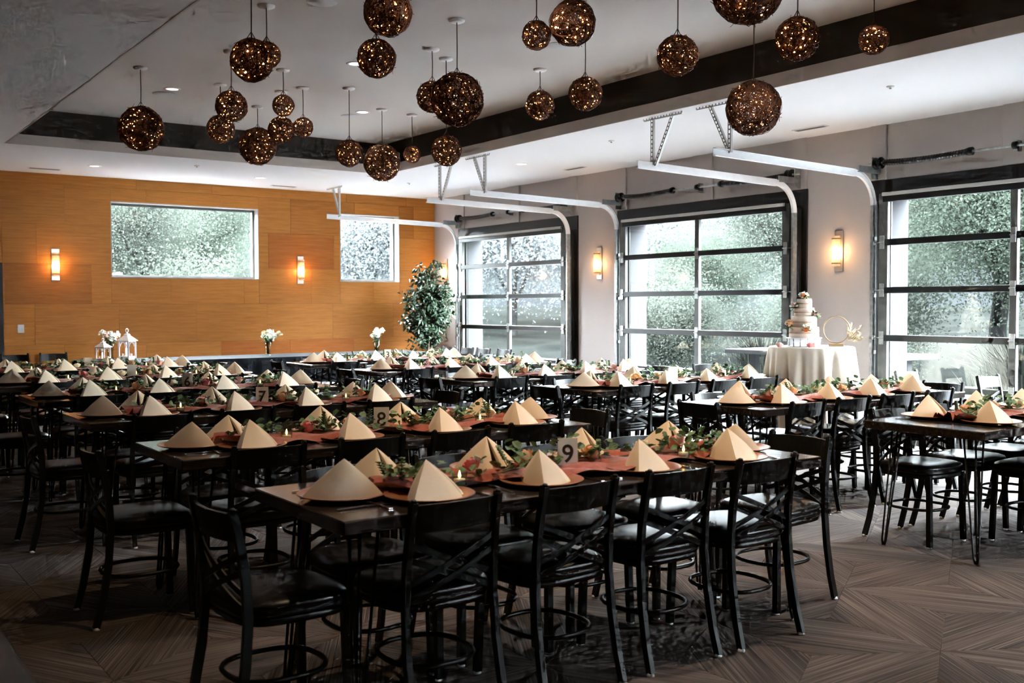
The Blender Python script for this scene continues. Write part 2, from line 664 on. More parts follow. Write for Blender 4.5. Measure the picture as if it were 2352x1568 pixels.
rh_me = RH.mesh('carpet_piece', 'carpet_stripe')
add_uv(rh_me, np.array(RH.v)[:, :2])
cells = []
a1 = Vector((ED * math.cos(R(30)), ED * math.sin(R(30))))
a2 = Vector((0, ED))
a3 = Vector((-ED * math.cos(R(30)), ED * math.sin(R(30))))
o0 = Vector((4.896, 2.977))
# lattice of hexagons, each made of three rhombi around a corner
u1 = a1 + a2
u2 = a2 + a3
for i in range(-26, 27):
    for j in range(-26, 27):
        c = o0 + u1 * i + u2 * j
        b1, b2, b3 = a1, a3, -a2     # three directions 120 degrees apart
        for p, q in ((b1, b2), (b2, b3), (b3, b1)):
            m = c + (p + q) * 0.5
            short = (p + q)
            ang = math.atan2(short.y, short.x) + PI / 2
            if XL + .3 < m.x < XR - .3 and YB + .3 < m.y < YF - .3:
                cells.append((m, ang))


def pix(P):
    d = Vector(P) - Vector((0, 0, CAM_H))
    z = d.dot(_f)
    return (1176 + F_PX * d.dot(_r2) / z, 784 - F_PX * d.dot(_u2) / z, z) if z > .05 else (-1e4, -1e4, z)


vis, rest = [], []
for m, ang in cells:
    px, py, zz = pix((m.x, m.y, 0))
    if -150 < px < 2500 and py < 1750 and zz > 1:
        vis.append((zz - (1.5 if px > 1500 else 0), m, ang))
    else:
        rest.append((m, ang))
vis.sort(key=lambda t: t[0])
for k, (_, m, ang) in enumerate(vis):
    if k < 300:
        o = obj('carpet_piece', rh_me, floor, (m.x, m.y, 0), ang)
    else:
        rest.append((m, ang))
mb = MB()
uvs = []
base = np.array(RH.v)
for m, ang in rest:
    c, s = math.cos(ang), math.sin(ang)
    r1 = random.uniform(0, 40)
    mb.add([(m.x + c * x - s * y, m.y + s * x + c * y, z) for x, y, z in RH.v], RH.f)
    uvs.append(base[:, :2] + r1)
me = mb.mesh('carpet_field', 'carpet_stripe')
add_uv(me, np.concatenate(uvs))
tag(obj('carpet_field', me, floor), kind='stuff')

# ---- far wall: substrate with openings, veneer panels as pieces
wf = MB()
zs = sorted({-.25, 4.0} | {w[2] for w in WINS} | {w[3] for w in WINS})


def wall_with_holes(mb, axis, at, thick, a0, a1, z0, z1, holes):
    """boxes that fill a wall around rectangular holes; at = inner face, thickness goes outwards (+)"""
    ys = sorted({a0, a1} | {h[0] for h in holes} | {h[1] for h in holes})
    zz = sorted({z0, z1} | {h[2] for h in holes} | {h[3] for h in holes})
    for i in range(len(ys) - 1):
        run = None
        for j in range(len(zz) - 1):
            cy_, cz_ = (ys[i] + ys[i + 1]) / 2, (zz[j] + zz[j + 1]) / 2
            hole = any(h[0] < cy_ < h[1] and h[2] < cz_ < h[3] for h in holes)
            if not hole:
                run = (run[0], zz[j + 1]) if run else (zz[j], zz[j + 1])
            if (hole or j == len(zz) - 2) and run:
                if axis == 'x':
                    mb.span((at, ys[i], run[0]), (at + thick, ys[i + 1], run[1]))
                else:
                    mb.span((ys[i], at, run[0]), (ys[i + 1], at + thick, run[1]))
                run = None


wall_with_holes(wf, 'y', YF + 0.012, WT, XL - WT, XR + WT, -.25, 4.0, [(w[0], w[1], w[2], w[3]) for w in WINS])
wall_far = struct(wf.build('wall_far', 'substrate'))
DOOR1 = (1.55, 2.507, 0.0, 2.071)
HOLES = [w for w in WINS] + [DOOR1]
rows = [(-0.25, 0.326, 6.05), (0.326, 0.910, 5.604), (0.910, 1.497, 5.217), (1.497, 2.068, 4.837), (2.068, 2.632, 6.405), (2.632, 3.20, 6.786), (3.20, HC + .02, 5.491)]
PW = 1.152
reds = {(1, 5), (1, 6), (4, 6)}
mids = set()


def cut(rect, hole):
    x0, x1, z0, z1 = rect
    a0, a1, c0, c1 = hole
    if a1 <= x0 or a0 >= x1 or c1 <= z0 or c0 >= z1:
        return [rect]
    out = []
    if x0 < a0: out.append((x0, a0, z0, z1))
    if a1 < x1: out.append((a1, x1, z0, z1))
    m0, m1 = max(x0, a0), min(x1, a1)
    if z0 < c0: out.append((m0, m1, z0, c0))
    if c1 < z1: out.append((m0, m1, c1, z1))
    return out


rng = random.Random(5)
for ri, (z0, z1, ref) in enumerate(rows):
    k0 = int(math.floor((XL - ref) / PW))
    k = k0
    while ref + k * PW < XR:
        x0, x1 = max(XL, ref + k * PW), min(XR, ref + (k + 1) * PW)
        xm = (x0 + x1) / 2
        m = rng.choice(['veneer_light', 'veneer_light', 'veneer_mid'])
        if (ri == 1 and 5.6 < xm < 7.95) or (ri == 4 and 6.4 < xm < 7.6):
            m = 'veneer_red'
        if ri == 3 and 2.5 < xm < 3.7:
            m = 'veneer_mid'
        pieces = [(x0, x1, z0, z1)]
        for h in HOLES:
            pieces = [q for p in pieces for q in cut(p, h)]
        for p in pieces:
            if p[1] - p[0] > .02 and p[3] - p[2] > .02:
                cx, cz = (p[0] + p[1]) / 2, (p[2] + p[3]) / 2
                hx, hz = (p[1] - p[0]) / 2 - .0012, (p[3] - p[2]) / 2 - .0012
                MB().bbox((-hx, -.006, -hz), (hx, .006, hz), .0015).build('veneer_panel', m, wall_far, (cx, YF + .006, cz))
        k += 1

# door_1: dark door at the far left of the veneer wall
d1 = struct(MB().span((DOOR1[0] - .06, YF - .02, 0), (DOOR1[1] + .0, YF + .012, DOOR1[3])).build('door_1', 'door_dark'))
MB().bbox((DOOR1[0] + .08, YF - .035, .12), (DOOR1[1] - .09, YF - .018, 1.95), .006).build('door_panel', 'door_dark', d1)
MB().lathe([(.012, 0), (.012, .04), (.026, .045), (.026, .07), (.01, .08)], 12, (DOOR1[1] - .12, YF - .10, 1.0), axis='Y').build('door_handle', 'steel', d1)

# windows in the far wall
for n, w in enumerate(WINS):
    x0, x1, z0, z1 = w
    root = struct(bpy.data.objects.new('window_%d' % (n + 1), None))
    COL.objects.link(root)
    root.location = ((x0 + x1) / 2, YF, z0)
    cx = (x0 + x1) / 2
    yo = 0.17
    hw, hh = (x1 - x0) / 2, z1 - z0
    # reveal boards
    MB().span((-hw, -.004, hh - .012), (hw, WT, hh)).build('reveal_board', 'wall_beige', root)
    MB().span((-hw, -.004, 0), (hw, WT, .012)).build('reveal_board', 'wall_beige', root)
    MB().span((-hw, -.004, .012), (-hw + .012, WT, hh - .012)).build('reveal_board', 'wall_beige', root)
    MB().span((hw - .012, -.004, .012), (hw, WT, hh - .012)).build('reveal_board', 'wall_beige', root)
    f = MB()
    t = .035
    a, b = hw - .012, hh - .012
    f.span((-a, yo - .02, .012), (a, yo + .03, .012 + t)); f.span((-a, yo - .02, b - t), (a, yo + .03, b))
    f.span((-a, yo - .02, .012 + t), (-a + t, yo + .03, b - t)); f.span((a - t, yo - .02, .012 + t), (a, yo + .03, b - t))
    f.build('window_frame', 'stile_grey', root)
    MB().span((-a + t, yo, .012 + t), (a - t, yo + .008, b - t)).build('pane', 'pane_glass', root)

# ---- right wall with three door openings
wr = MB()
wall_with_holes(wr, 'x', XR, WT, YB - WT, YF + .012, -.25, 4.0, [(y - OPH, y + OPH, OPZ0, OPZ1) for y in DOORS])
wall_right = struct(wr.build('wall_right', 'wall_beige'))
ext = MB()
wall_with_holes(ext, 'x', XR + WT, .03, YB - WT, YF + .3, -.25, 4.0, [(y - OPH, y + OPH, OPZ0, OPZ1) for y in DOORS])
for y in DOORS:
    ext.span((XR + .02, y + OPH - .012, OPZ0), (XR + WT, y + OPH, OPZ1)); ext.span((XR + .02, y - OPH, OPZ0), (XR + WT, y - OPH + .012, OPZ1))
    ext.span((XR + .02, y - OPH, OPZ0), (XR + WT + .05, y + OPH, OPZ0 + .02))
ext.build('exterior_cladding', 'exterior_white', wall_right)
for y in DOORS:
    for a, b in ((-1.61, -1.41), (-.17, .17), (1.44, 1.63)):
        MB().bbox((XR - .03, y + a, 2.772), (XR, y + b, HC), .004).build('batten', 'wall_beige', wall_right)
# other walls, out of view
struct(MB().span((XL - WT, YB - WT, -.25), (XL, YF + .012, 4.0)).build('wall_left', 'wall_shade'))
wb = MB()
FILL_WINS = [(6.0, 7.4, 2.0, 2.6), (7.7, 9.1, 2.0, 2.6)]       # unseen windows added behind the camera for frontal fill light
wall_with_holes(wb, 'y', YB, -WT, XL, XR, -.25, 4.0, FILL_WINS)
struct(wb.build('wall_back', 'wall_beige'))
for n, (x0, x1, z0, z1) in enumerate(FILL_WINS):
    root = struct(bpy.data.objects.new('window_%d' % (n + 3), None))  # added opening, only lets in fill light
    COL.objects.link(root)
    root.location = ((x0 + x1) / 2, YB, z0)
    hw, hh = (x1 - x0) / 2, z1 - z0
    f = MB()
    for a, b in (((-hw, -.2, 0), (hw, -.14, .05)), ((-hw, -.2, hh - .05), (hw, -.14, hh)), ((-hw, -.2, .05), (-hw + .05, -.14, hh - .05)), ((hw - .05, -.2, .05), (hw, -.14, hh - .05)), ((-.03, -.2, .05), (.03, -.14, hh - .05))):
        f.span(a, b)
    f.build('window_frame', 'black_paint', root)
    for s in (-1, 1):
        MB().span((min(s * .03, s * (hw - .05)), -.174, .05), (max(s * .03, s * (hw - .05)), -.168, hh - .05)).build('pane', 'pane_glass', root)
# baseboards
struct(MB().bbox((2.507, YF - .014, 0), (XR, YF, .10), .003).build('baseboard_far', 'black_paint'))
bb = MB()
ys = [YB] + [v for y in sorted(DOORS) for v in (y - 1.625, y + 1.625)] + [YF - .014]
for i in range(0, len(ys), 2):
    bb.bbox((XR - .014, ys[i], 0), (XR, ys[i + 1], .10), .003)
struct(bb.build('baseboard_right', 'black_paint'))

# ---- ceiling: low ring, tray
c = MB()
c.span((XL, YB, HC), (TX0, YF, 4.0)); c.span((TX1, YB, HC), (XR, YF, 4.0))
c.span((TX0, TY1, HC), (TX1, YF, 4.0)); c.span((TX0, YB, HC), (TX1, TY0, 4.0))
ceiling = struct(c.build('ceiling', 'ceiling_white'))
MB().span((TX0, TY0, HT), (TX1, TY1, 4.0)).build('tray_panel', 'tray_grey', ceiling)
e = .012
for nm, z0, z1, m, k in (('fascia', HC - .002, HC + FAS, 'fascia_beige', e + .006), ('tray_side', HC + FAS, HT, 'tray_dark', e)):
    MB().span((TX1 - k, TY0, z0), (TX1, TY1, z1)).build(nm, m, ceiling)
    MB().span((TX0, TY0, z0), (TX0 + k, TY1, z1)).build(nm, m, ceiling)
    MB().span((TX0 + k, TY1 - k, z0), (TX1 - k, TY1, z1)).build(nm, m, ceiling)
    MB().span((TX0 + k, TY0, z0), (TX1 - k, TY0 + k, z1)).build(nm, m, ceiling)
roof = struct(MB().span((XL - WT, YB - WT, 4.0), (XR + WT, YF + WT + .02, 4.2)).build('roof', 'exterior_white'))

# ------------------------------------------------------------------ garage doors
RAILS = [2.104, 1.604, 1.105, 0.605]
GX = 9.425                # centre of the leaf
GH = 1.345                # glazed half width
DN = ['the farthest garage door', 'the middle garage door', 'the garage door at the picture edge', 'the garage door outside the picture']
for n, yc in enumerate(DOORS):
    # casing
    t = MB()
    t.bbox((XR - .022, yc - 1.625, OPZ1 - .03), (XR, yc + 1.625, 2.769), .003)
    t.bbox((XR - .022, yc - 1.625, 0), (XR, yc - OPH + .03, OPZ1 - .03), .003)
    t.bbox((XR - .022, yc + OPH - .03, 0), (XR, yc + 1.625, OPZ1 - .03), .003)
    t.span((XR - .022, yc - OPH, 0), (XR, yc + OPH, OPZ0 + .02))
    struct(t.build('trim_%d' % (n + 1), 'black_paint'))
    d = struct(bpy.data.objects.new('door_%d' % (n + 2), None))
    COL.objects.link(d)
    d.location = (GX, yc, 0)
    zb, zt = 0.075, 2.615
    # end stiles, centre stiles per section
    edges = [zb] + sorted(RAILS) + [zt]
    for s in (-1, 1):
        MB().bbox((-.022, min(s * GH, s * (GH + .11)), zb), (.022, max(s * GH, s * (GH + .11)), zt), .003).build('stile', 'stile_grey', d)
    for i in range(5):
        MB().bbox((-.026, -.036, edges[i] + (.035 if i else .09)), (.020, .036, edges[i + 1] - (.035 if i < 4 else .09)), .003).build('stile', 'stile_grey', d)
    for z in RAILS:
        MB().bbox((-.030, -GH - .06, z - .033), (.024, GH + .06, z + .033), .004).build('rail', 'rail_black', d)
        for s in (-1, 0, 1):     # hinges
            y = s * (GH + .06)
            h = MB().bbox((-.036, y - .028, z - .07), (-.026, y + .028, z + .07), .003)
            h.tube([(-.042, y - .03, z), (-.042, y + .03, z)], .007, 8)
            h.build('hinge', 'galvanised', d)
        for s in (-1, 1):        # rollers
            y = s * (GH + .17)
            q = MB().tube([(-.02, s * (GH + .08), z), (-.02, y, z)], .006, 6)
            q.lathe([(.0, -.014), (.026, -.012), (.026, .012), (.0, .014)], 14, (-.02, y, z), axis='Y')
            q.build('roller', 'galvanised', d)
    MB().bbox((-.030, -GH - .06, zb), (.024, GH + .06, zb + .09), .004).build('bottom_rail', 'rail_black', d)
    MB().bbox((-.030, -GH - .06, 2.525), (.024, GH + .06, zt), .004).build('top_rail', 'rail_black', d)
    MB().bbox((-.060, -GH - .05, zt - .030), (-.022, GH + .05, zt + .006), .003).build('strut', 'strut_grey', d)
    cols = [(-GH, -.036), (.036, GH)]
    bnd = [(zb + .09, RAILS[3] - .033)] + [(RAILS[i + 1] + .033, RAILS[i] - .033) for i in (2, 1, 0)] + [(RAILS[0] + .033, 2.525)]
    for (z0, z1) in bnd:
        for (y0, y1) in cols:
            MB().span((.0, y0, z0), (.006, y1, z1)).build('pane', 'pane_glass', d)
    # tracks: one thing per side
    for s in (-1, 1):
        yt = yc + s * 1.52
        tr = thing('door_track', (GX, yt, 0), 'white overhead track at the %s side of %s' % ('far' if s > 0 else 'near', DN[n]), 'track', 'garage door tracks')
        # vertical + curve + horizontal channel in the xz plane
        def channel(mb, pts, w=.062, t=.030):
            # C-channel: web facing outwards and two lips
            P = [Vector(q) for q in pts]
            N = len(P)
            vs = []
            prof = [(-.5, 0), (-.5, -1), (-.42, -1), (-.42, -.12), (.42, -.12), (.42, -1), (.5, -1), (.5, 0)]
            for i, q in enumerate(P):
                dd = (P[min(i + 1, N - 1)] - P[max(i - 1, 0)]).normalized()
                side = Vector((0, s, 0))
                nn = dd.cross(side).normalized()
                for a, b in prof:
                    vs.append(q + nn * (a * w) + side * (b * t + t / 2))
            k = len(prof)
            fs = [(i * k + j, i * k + (j + 1) % k, (i + 1) * k + (j + 1) % k, (i + 1) * k + j) for i in range(N - 1) for j in range(k)]
            mb.add(vs, fs)
            return mb
        vt = channel(MB(), [(-.02, 0, .02), (-.02, 0, 2.50)])
        vt.build('vertical_track', 'galvanised', tr)
        arc = [(-.02 - .32 * (1 - math.cos(a)), 0, 2.50 + .32 * math.sin(a)) for a in np.linspace(0, PI / 2, 12)]
        channel(MB(), arc).build('curved_track', 'track_white', tr)
        tipx = 7.0 - GX
        channel(MB(), [(-.34, 0, 2.82), (tipx, 0, 2.862)], w=.075).build('horizontal_track', 'track_white', tr)
        # wall brackets and angle
        w = MB()
        w.bbox((.02, s * .01 - .02, .02), (XR - .022 - GX, s * .01 + .02, 2.55), .003)
        w.build('wall_angle', 'black_paint', tr)
        for z in (.35, .95, 1.55, 2.15):
            MB().bbox((-.01, -.012, z - .02), (.03, .012, z + .02), .002).build('bracket', 'galvanised', tr)
        fl = MB().bbox((-.30, -.02, 2.83), (XR - .022 - GX, .0, 2.90), .003)
        fl.build('flag_bracket', 'galvanised', tr)
        # ceiling hanger: perforated angle on the ceiling plus two struts
        def perf(name, a, b, wd=.038):
            a, b = Vector(a), Vector(b)
            n_ = max(4, int((b - a).length / .04))
            up = (1, 0, 0)
            q = MB()
            dv = (b - a) / n_
            dd = dv.normalized()
            upv = Vector(up)
            sv = dd.cross(upv).normalized()
            q.sweep([a + sv * wd * .36, b + sv * wd * .36], wd * .28, .003, up)
            q.sweep([a - sv * wd * .36, b - sv * wd * .36], wd * .28, .003, up)
            for i in range(n_ + 1):
                m_ = a + dv * i
                q.sweep([m_ - dd * .007, m_ + dd * .007], wd * .5, .003, up)
            # second leg of the angle iron
            q.sweep([a + sv * wd * .5 + upv * .012, b + sv * wd * .5 + upv * .012], .003, .026, up)
            return q.build(name, 'strut_grey', tr)
        hx = 7.20 - GX
        perf('ceiling_angle', (hx, s * .42, HC - .006), (hx, -s * .12, HC - .006))
        perf('hanger_strut', (hx, 0, HC - .01), (hx, 0, 2.87))
        perf('hanger_strut', (hx + .02, s * .27, HC - .01), (hx + .02, s * .02, 2.87), .034)
    # torsion spring shaft
    ts = thing('torsion_shaft', (9.405, yc, 2.935), 'dark torsion spring shaft on the wall above %s' % DN[n], 'spring shaft', 'garage door torsion shafts')
    MB().tube([(0, -1.60, 0), (0, 1.60, 0)], .013, 10).build('shaft', 'galvanised', ts)
    for s, ya, yb in ((1, 1.40, .45), (-1, -1.40, -.40)):
        spr = MB()
        nst = 64
        rad, path = [], []
        for i in range(nst + 1):
            tt = i / nst
            y = ya + (yb - ya) * tt
            sag = -.016 * math.sin(PI * tt)
            path.append((0, y, sag))
            rad.append(.030 + (.0022 if i % 2 else -.0012))
        spr.tube(path, .03, 14, radii=rad, smooth=False)
        spr.build('spring', 'spring_dark', ts)
        MB().lathe([(.014, -.03), (.040, -.03), (.040, .0), (.034, .03), (.014, .03)], 16, (0, yb, 0), axis='Y').build('winding_cone', 'black_metal', ts)
        MB().lathe([(.014, -.035), (.062, -.035), (.062, -.02), (.050, -.015), (.050, .02), (.062, .03), (.062, .04), (.014, .04)], 20, (0, s * 1.46, 0), axis='Y').build('cable_drum', 'black_metal', ts)
        MB().bbox((-.02, s * 1.535 - .004, -.16), (XR - 9.409, s * 1.535 + .004, .07), .003).build('bearing_plate', 'galvanised', ts)
    MB().lathe([(.014, -.02), (.036, -.02), (.036, .02), (.014, .02)], 14, (0, 0, 0), axis='Y').build('centre_bearing', 'black_metal', ts)
    MB().bbox((.0, -.02, -.05), (XR - 9.409, .02, .05), .003).build('bearing_plate', 'galvanised', ts)

# ------------------------------------------------------------------ exterior
gr = MB()
gr.span((XR + WT, -30, -.4), (XR + WT + 8.0, 60, -.06))
struct(gr.build('ground_patio', 'patio'))
gl = MB()
NX, NY = 40, 44
vs = []
for j in range(NY + 1):
    for i in range(NX + 1):
        x = -60 + 150 * i / NX
        y = -60 + 180 * j / NY
        dx = max(0, x - (XR + 6)); dy = max(0, y - (YF + 4))
        dd = math.hypot(dx, dy)
        h = -.35 + min(dd, 30) * .05 + .25 * math.sin(x * .31) * math.cos(y * .27)
        vs.append((x, y, h - .3 if dd == 0 else h))
gl.add(vs, [(j * (NX + 1) + i, j * (NX + 1) + i + 1, (j + 1) * (NX + 1) + i + 1, (j + 1) * (NX + 1) + i) for j in range(NY) for i in range(NX)], True)
struct(gl.build('ground_lawn', 'lawn'))
# distant hillside, a ridge that runs round the site
hl = MB()
vs = []
NA, NR = 90, 8
for a in range(NA + 1):
    t = R(-70) + R(230) * a / NA
    for r in range(NR + 1):
        rr = 120 + 160 * r / NR
        hh = (r / NR) ** .8 * (52 + 16 * math.sin(t * 5 + 1) + 7 * math.sin(t * 13)) * (0.92 if r < NR else 1) + 2.0 * math.sin(t * 40 + r)
        vs.append((rr * math.cos(t), rr * math.sin(t), hh - 6))
hl.add(vs, [(a * (NR + 1) + r, a * (NR + 1) + r + 1, (a + 1) * (NR + 1) + r + 1, (a + 1) * (NR + 1) + r) for a in range(NA) for r in range(NR)], True)
struct(hl.build('hills', 'hill_haze'))


def make_tree(seed, h, crown_r, leafn, leafmat, trunk_r=.16, lean=0.0, bush=False, leaf=.036):
    rg = random.Random(seed)
    wood_ = MB()
    tips = []

    def grow(p, d, ln, r, depth):
        n = 5
        pts, rad = [p], [r]
        dd = d.copy()
        for i in range(n):
            dd = (dd + Vector((rg.gauss(0, .12), rg.gauss(0, .12), rg.gauss(.02, .07)))).normalized()
            pts.append(pts[-1] + dd * ln / n)
            rad.append(r * (1 - .42 * (i + 1) / n))
        wood_.tube(pts, r, 6 if depth < 2 else 4, radii=rad)
        if depth >= 1:
            tips.extend(pts[2:])
        if depth >= 3:
            return
        for k in range(3 if depth < 2 else 3):
            i = rg.randint(2, n)
            a = rg.uniform(0, 2 * PI)
            nd = (dd * rg.uniform(.5, .9) + Vector((math.cos(a), math.sin(a), rg.uniform(.1, .6))) * .75).normalized()
            grow(pts[i], nd, ln * rg.uniform(.58, .8), rad[i] * .68, depth + 1)
    if bush:
        for k in range(5):
            a = rg.uniform(0, 2 * PI)
            grow(Vector((0, 0, 0)), Vector((math.cos(a) * .5, math.sin(a) * .5, 1)).normalized(), h * .34, trunk_r, 1)
    else:
        grow(Vector((0, 0, 0)), Vector((lean, 0, 1)).normalized(), h * .36, trunk_r, 0)
    g = np.random.default_rng(seed)
    T = np.array([tuple(q) for q in tips])
    C = T[g.integers(0, len(T), leafn)] + g.normal(0, 1, (leafn, 3)) * crown_r * np.array([1, 1, .8])
    C = C[C[:, 2] > h * .06]
    n = len(C)
    D = g.normal(0, 1, (n, 3)) * np.array([1, 1, .7]) + np.array([0, 0, -.3])
    D /= np.linalg.norm(D, axis=1, keepdims=True)
    S = np.cross(D, g.normal(0, 1, (n, 3)))
    S /= np.linalg.norm(S, axis=1, keepdims=True) + 1e-9
    ln = g.uniform(leaf, leaf * 1.8, (n, 1)); w = ln * g.uniform(.5, .62, (n, 1))
    V = np.stack([C, C + D * ln * .45 + S * w * .5, C + D * ln, C + D * ln * .45 - S * w * .5], 1).reshape(-1, 3)
    me = bpy.data.meshes.new('foliage')
    me.vertices.add(4 * n); me.loops.add(4 * n); me.polygons.add(n)
    me.vertices.foreach_set('co', V.ravel())
    me.loops.foreach_set('vertex_index', np.arange(4 * n, dtype=np.int32))
    me.polygons.foreach_set('loop_start', np.arange(0, 4 * n, 4, dtype=np.int32))
    me.polygons.foreach_set('loop_total', np.full(n, 4, dtype=np.int32))
    me.update(calc_edges=True)
    me.materials.append(MATS[leafmat])
    return wood_.mesh('trunk', 'bark_outside'), me


VAR = [make_tree(1, 8.5, .6, 100000, 'leaf_outside', .17), make_tree(2, 9.5, .65, 100000, 'leaf_outside_pale', .15, .15), make_tree(3, 7.5, .55, 90000, 'leaf_outside', .20, -.3),
       make_tree(4, 3.0, .34, 48000, 'leaf_outside_pale', .05, 0, True),
       make_tree(6, 9.0, .9, 50000, 'leaf_hazed', .14, .1, leaf=.08)]
TREES = [  # x, y, variant, scale, rotation, label
    (16.0, 7.6, 2, 1.0, 1.9, 'leafy tree with a dark leaning trunk outside the nearest garage door'),
    (18.5, 10.2, 0, 1.1, 0.3, 'green tree rising above the far edge of the patio, nearest to the cake'),
    (15.6, 5.2, 3, 1.1, 0.9, 'low bush growing outside at the right edge of the nearest garage door'),
    (20.5, 6.0, 1, 1.1, 2.2, 'pale tree standing behind the leaning trunk'),
    (19.0, 13.6, 1, 1.0, 1.1, 'pale green tree outside the middle garage door'),
    (16.2, 12.0, 3, 1.25, 2.4, 'bushy shrub outside the lower panes of the middle garage door'),
    (23.0, 16.0, 2, 1.15, 4.0, 'tree standing beyond the middle garage door, behind the shrub'),
    (15.6, 15.9, 3, 1.0, 0.5, 'shrub outside the right panes of the farthest garage door'),
    (19.4, 20.6, 3, 1.35, 5.0, 'shrub outside the left panes of the farthest garage door'),
    (24.0, 23.5, 0, 0.8, 2.9, 'hazy tree farther off through the farthest garage door'),
    (5.6, 22.0, 1, 0.92, 0.7, 'pale willowy tree in the middle of the wide wall window'),
    (3.8, 24.5, 0, 0.9, 3.3, 'tree at the left side of the wide wall window'),
    (8.6, 25.5, 2, 0.95, 5.1, 'tree at the right side of the wide wall window'),
    (7.2, 20.4, 3, 1.25, 1.0, 'shrub at the foot of the trees outside the wide wall window'),
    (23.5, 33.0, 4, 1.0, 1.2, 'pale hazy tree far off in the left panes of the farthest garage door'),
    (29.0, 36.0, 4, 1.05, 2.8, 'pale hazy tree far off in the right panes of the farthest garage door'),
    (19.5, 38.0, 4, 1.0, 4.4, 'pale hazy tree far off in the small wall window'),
    (27.0, 27.0, 4, 0.9, 0.2, 'pale hazy tree far off at the left of the middle garage door'),
    (13.4, 9.6, 3, 0.55, 3.0, 'small shrub beside the patio outside the middle garage door'),
]
for x, y, v, sc_, rz, lab in TREES:
    t = thing('shrub' if v == 3 else 'tree', (x, y, -.3 if v != 3 else -.2), lab, 'shrub' if v == 3 else 'tree', 'trees outside', rz)
    t.scale = (sc_, sc_, sc_)
    obj('trunk', VAR[v][0], t)
    tag(obj('foliage', VAR[v][1], t), kind='stuff')
# ornamental grass clump outside the nearest door
gm = MB()
rg = random.Random(8)
for i in range(900):
    a = rg.uniform(0, 2 * PI); rr = abs(rg.gauss(0, .16)); ln = rg.uniform(.6, 1.15); sp = rg.uniform(.15, .75)
    b = Vector((rr * math.cos(a), rr * math.sin(a), 0)); o_ = Vector((math.cos(a), math.sin(a), 0))
    p1 = b + o_ * sp * .25 * ln + Vector((0, 0, ln * .6)); p2 = b + o_ * sp * .75 * ln + Vector((0, 0, ln * (.95 - sp * .35)))
    s = Vector((-math.sin(a), math.cos(a), 0)) * .006
    gm.add([b - s, b + s, p1 + s, p1 - s, p2], [(0, 1, 2, 3), (3, 2, 4)])
g_me = gm.mesh('blades', 'grass_outside')
for (x, y, sc_, lab) in ((11.9, 6.35, 1.25, 'arching ornamental grass clump outside the nearest garage door'), (13.2, 11.4, 1.2, 'arching grass clump outside the middle garage door')):
    g = thing('ornamental_grass', (x, y, -.06), lab, 'grass clump', 'grass clumps outside')
    g.scale = (sc_,) * 3
    tag(obj('blades', g_me, g), kind='stuff')
# white patio bench/table seen through the middle door
pb = thing('patio_table', (11.2, 8.6, -.06), 'long white patio table outside the middle garage door', 'table')
MB().bbox((-.4, -1.4, .84), (.4, 1.4, .90), .006).build('table_top', 'bench_white', pb)
for sy in (-1, 0.15, 1.0):
    MB().bbox((-.05, sy * 1.2 - .05, 0), (.05, sy * 1.2 + .05, .84), .006).build('leg', 'bench_white', pb)
MB().bbox((-.03, -1.25, .30), (.03, 1.25, .36), .005).build('stretcher', 'bench_white', pb)

# ------------------------------------------------------------------ chair
CH = .80


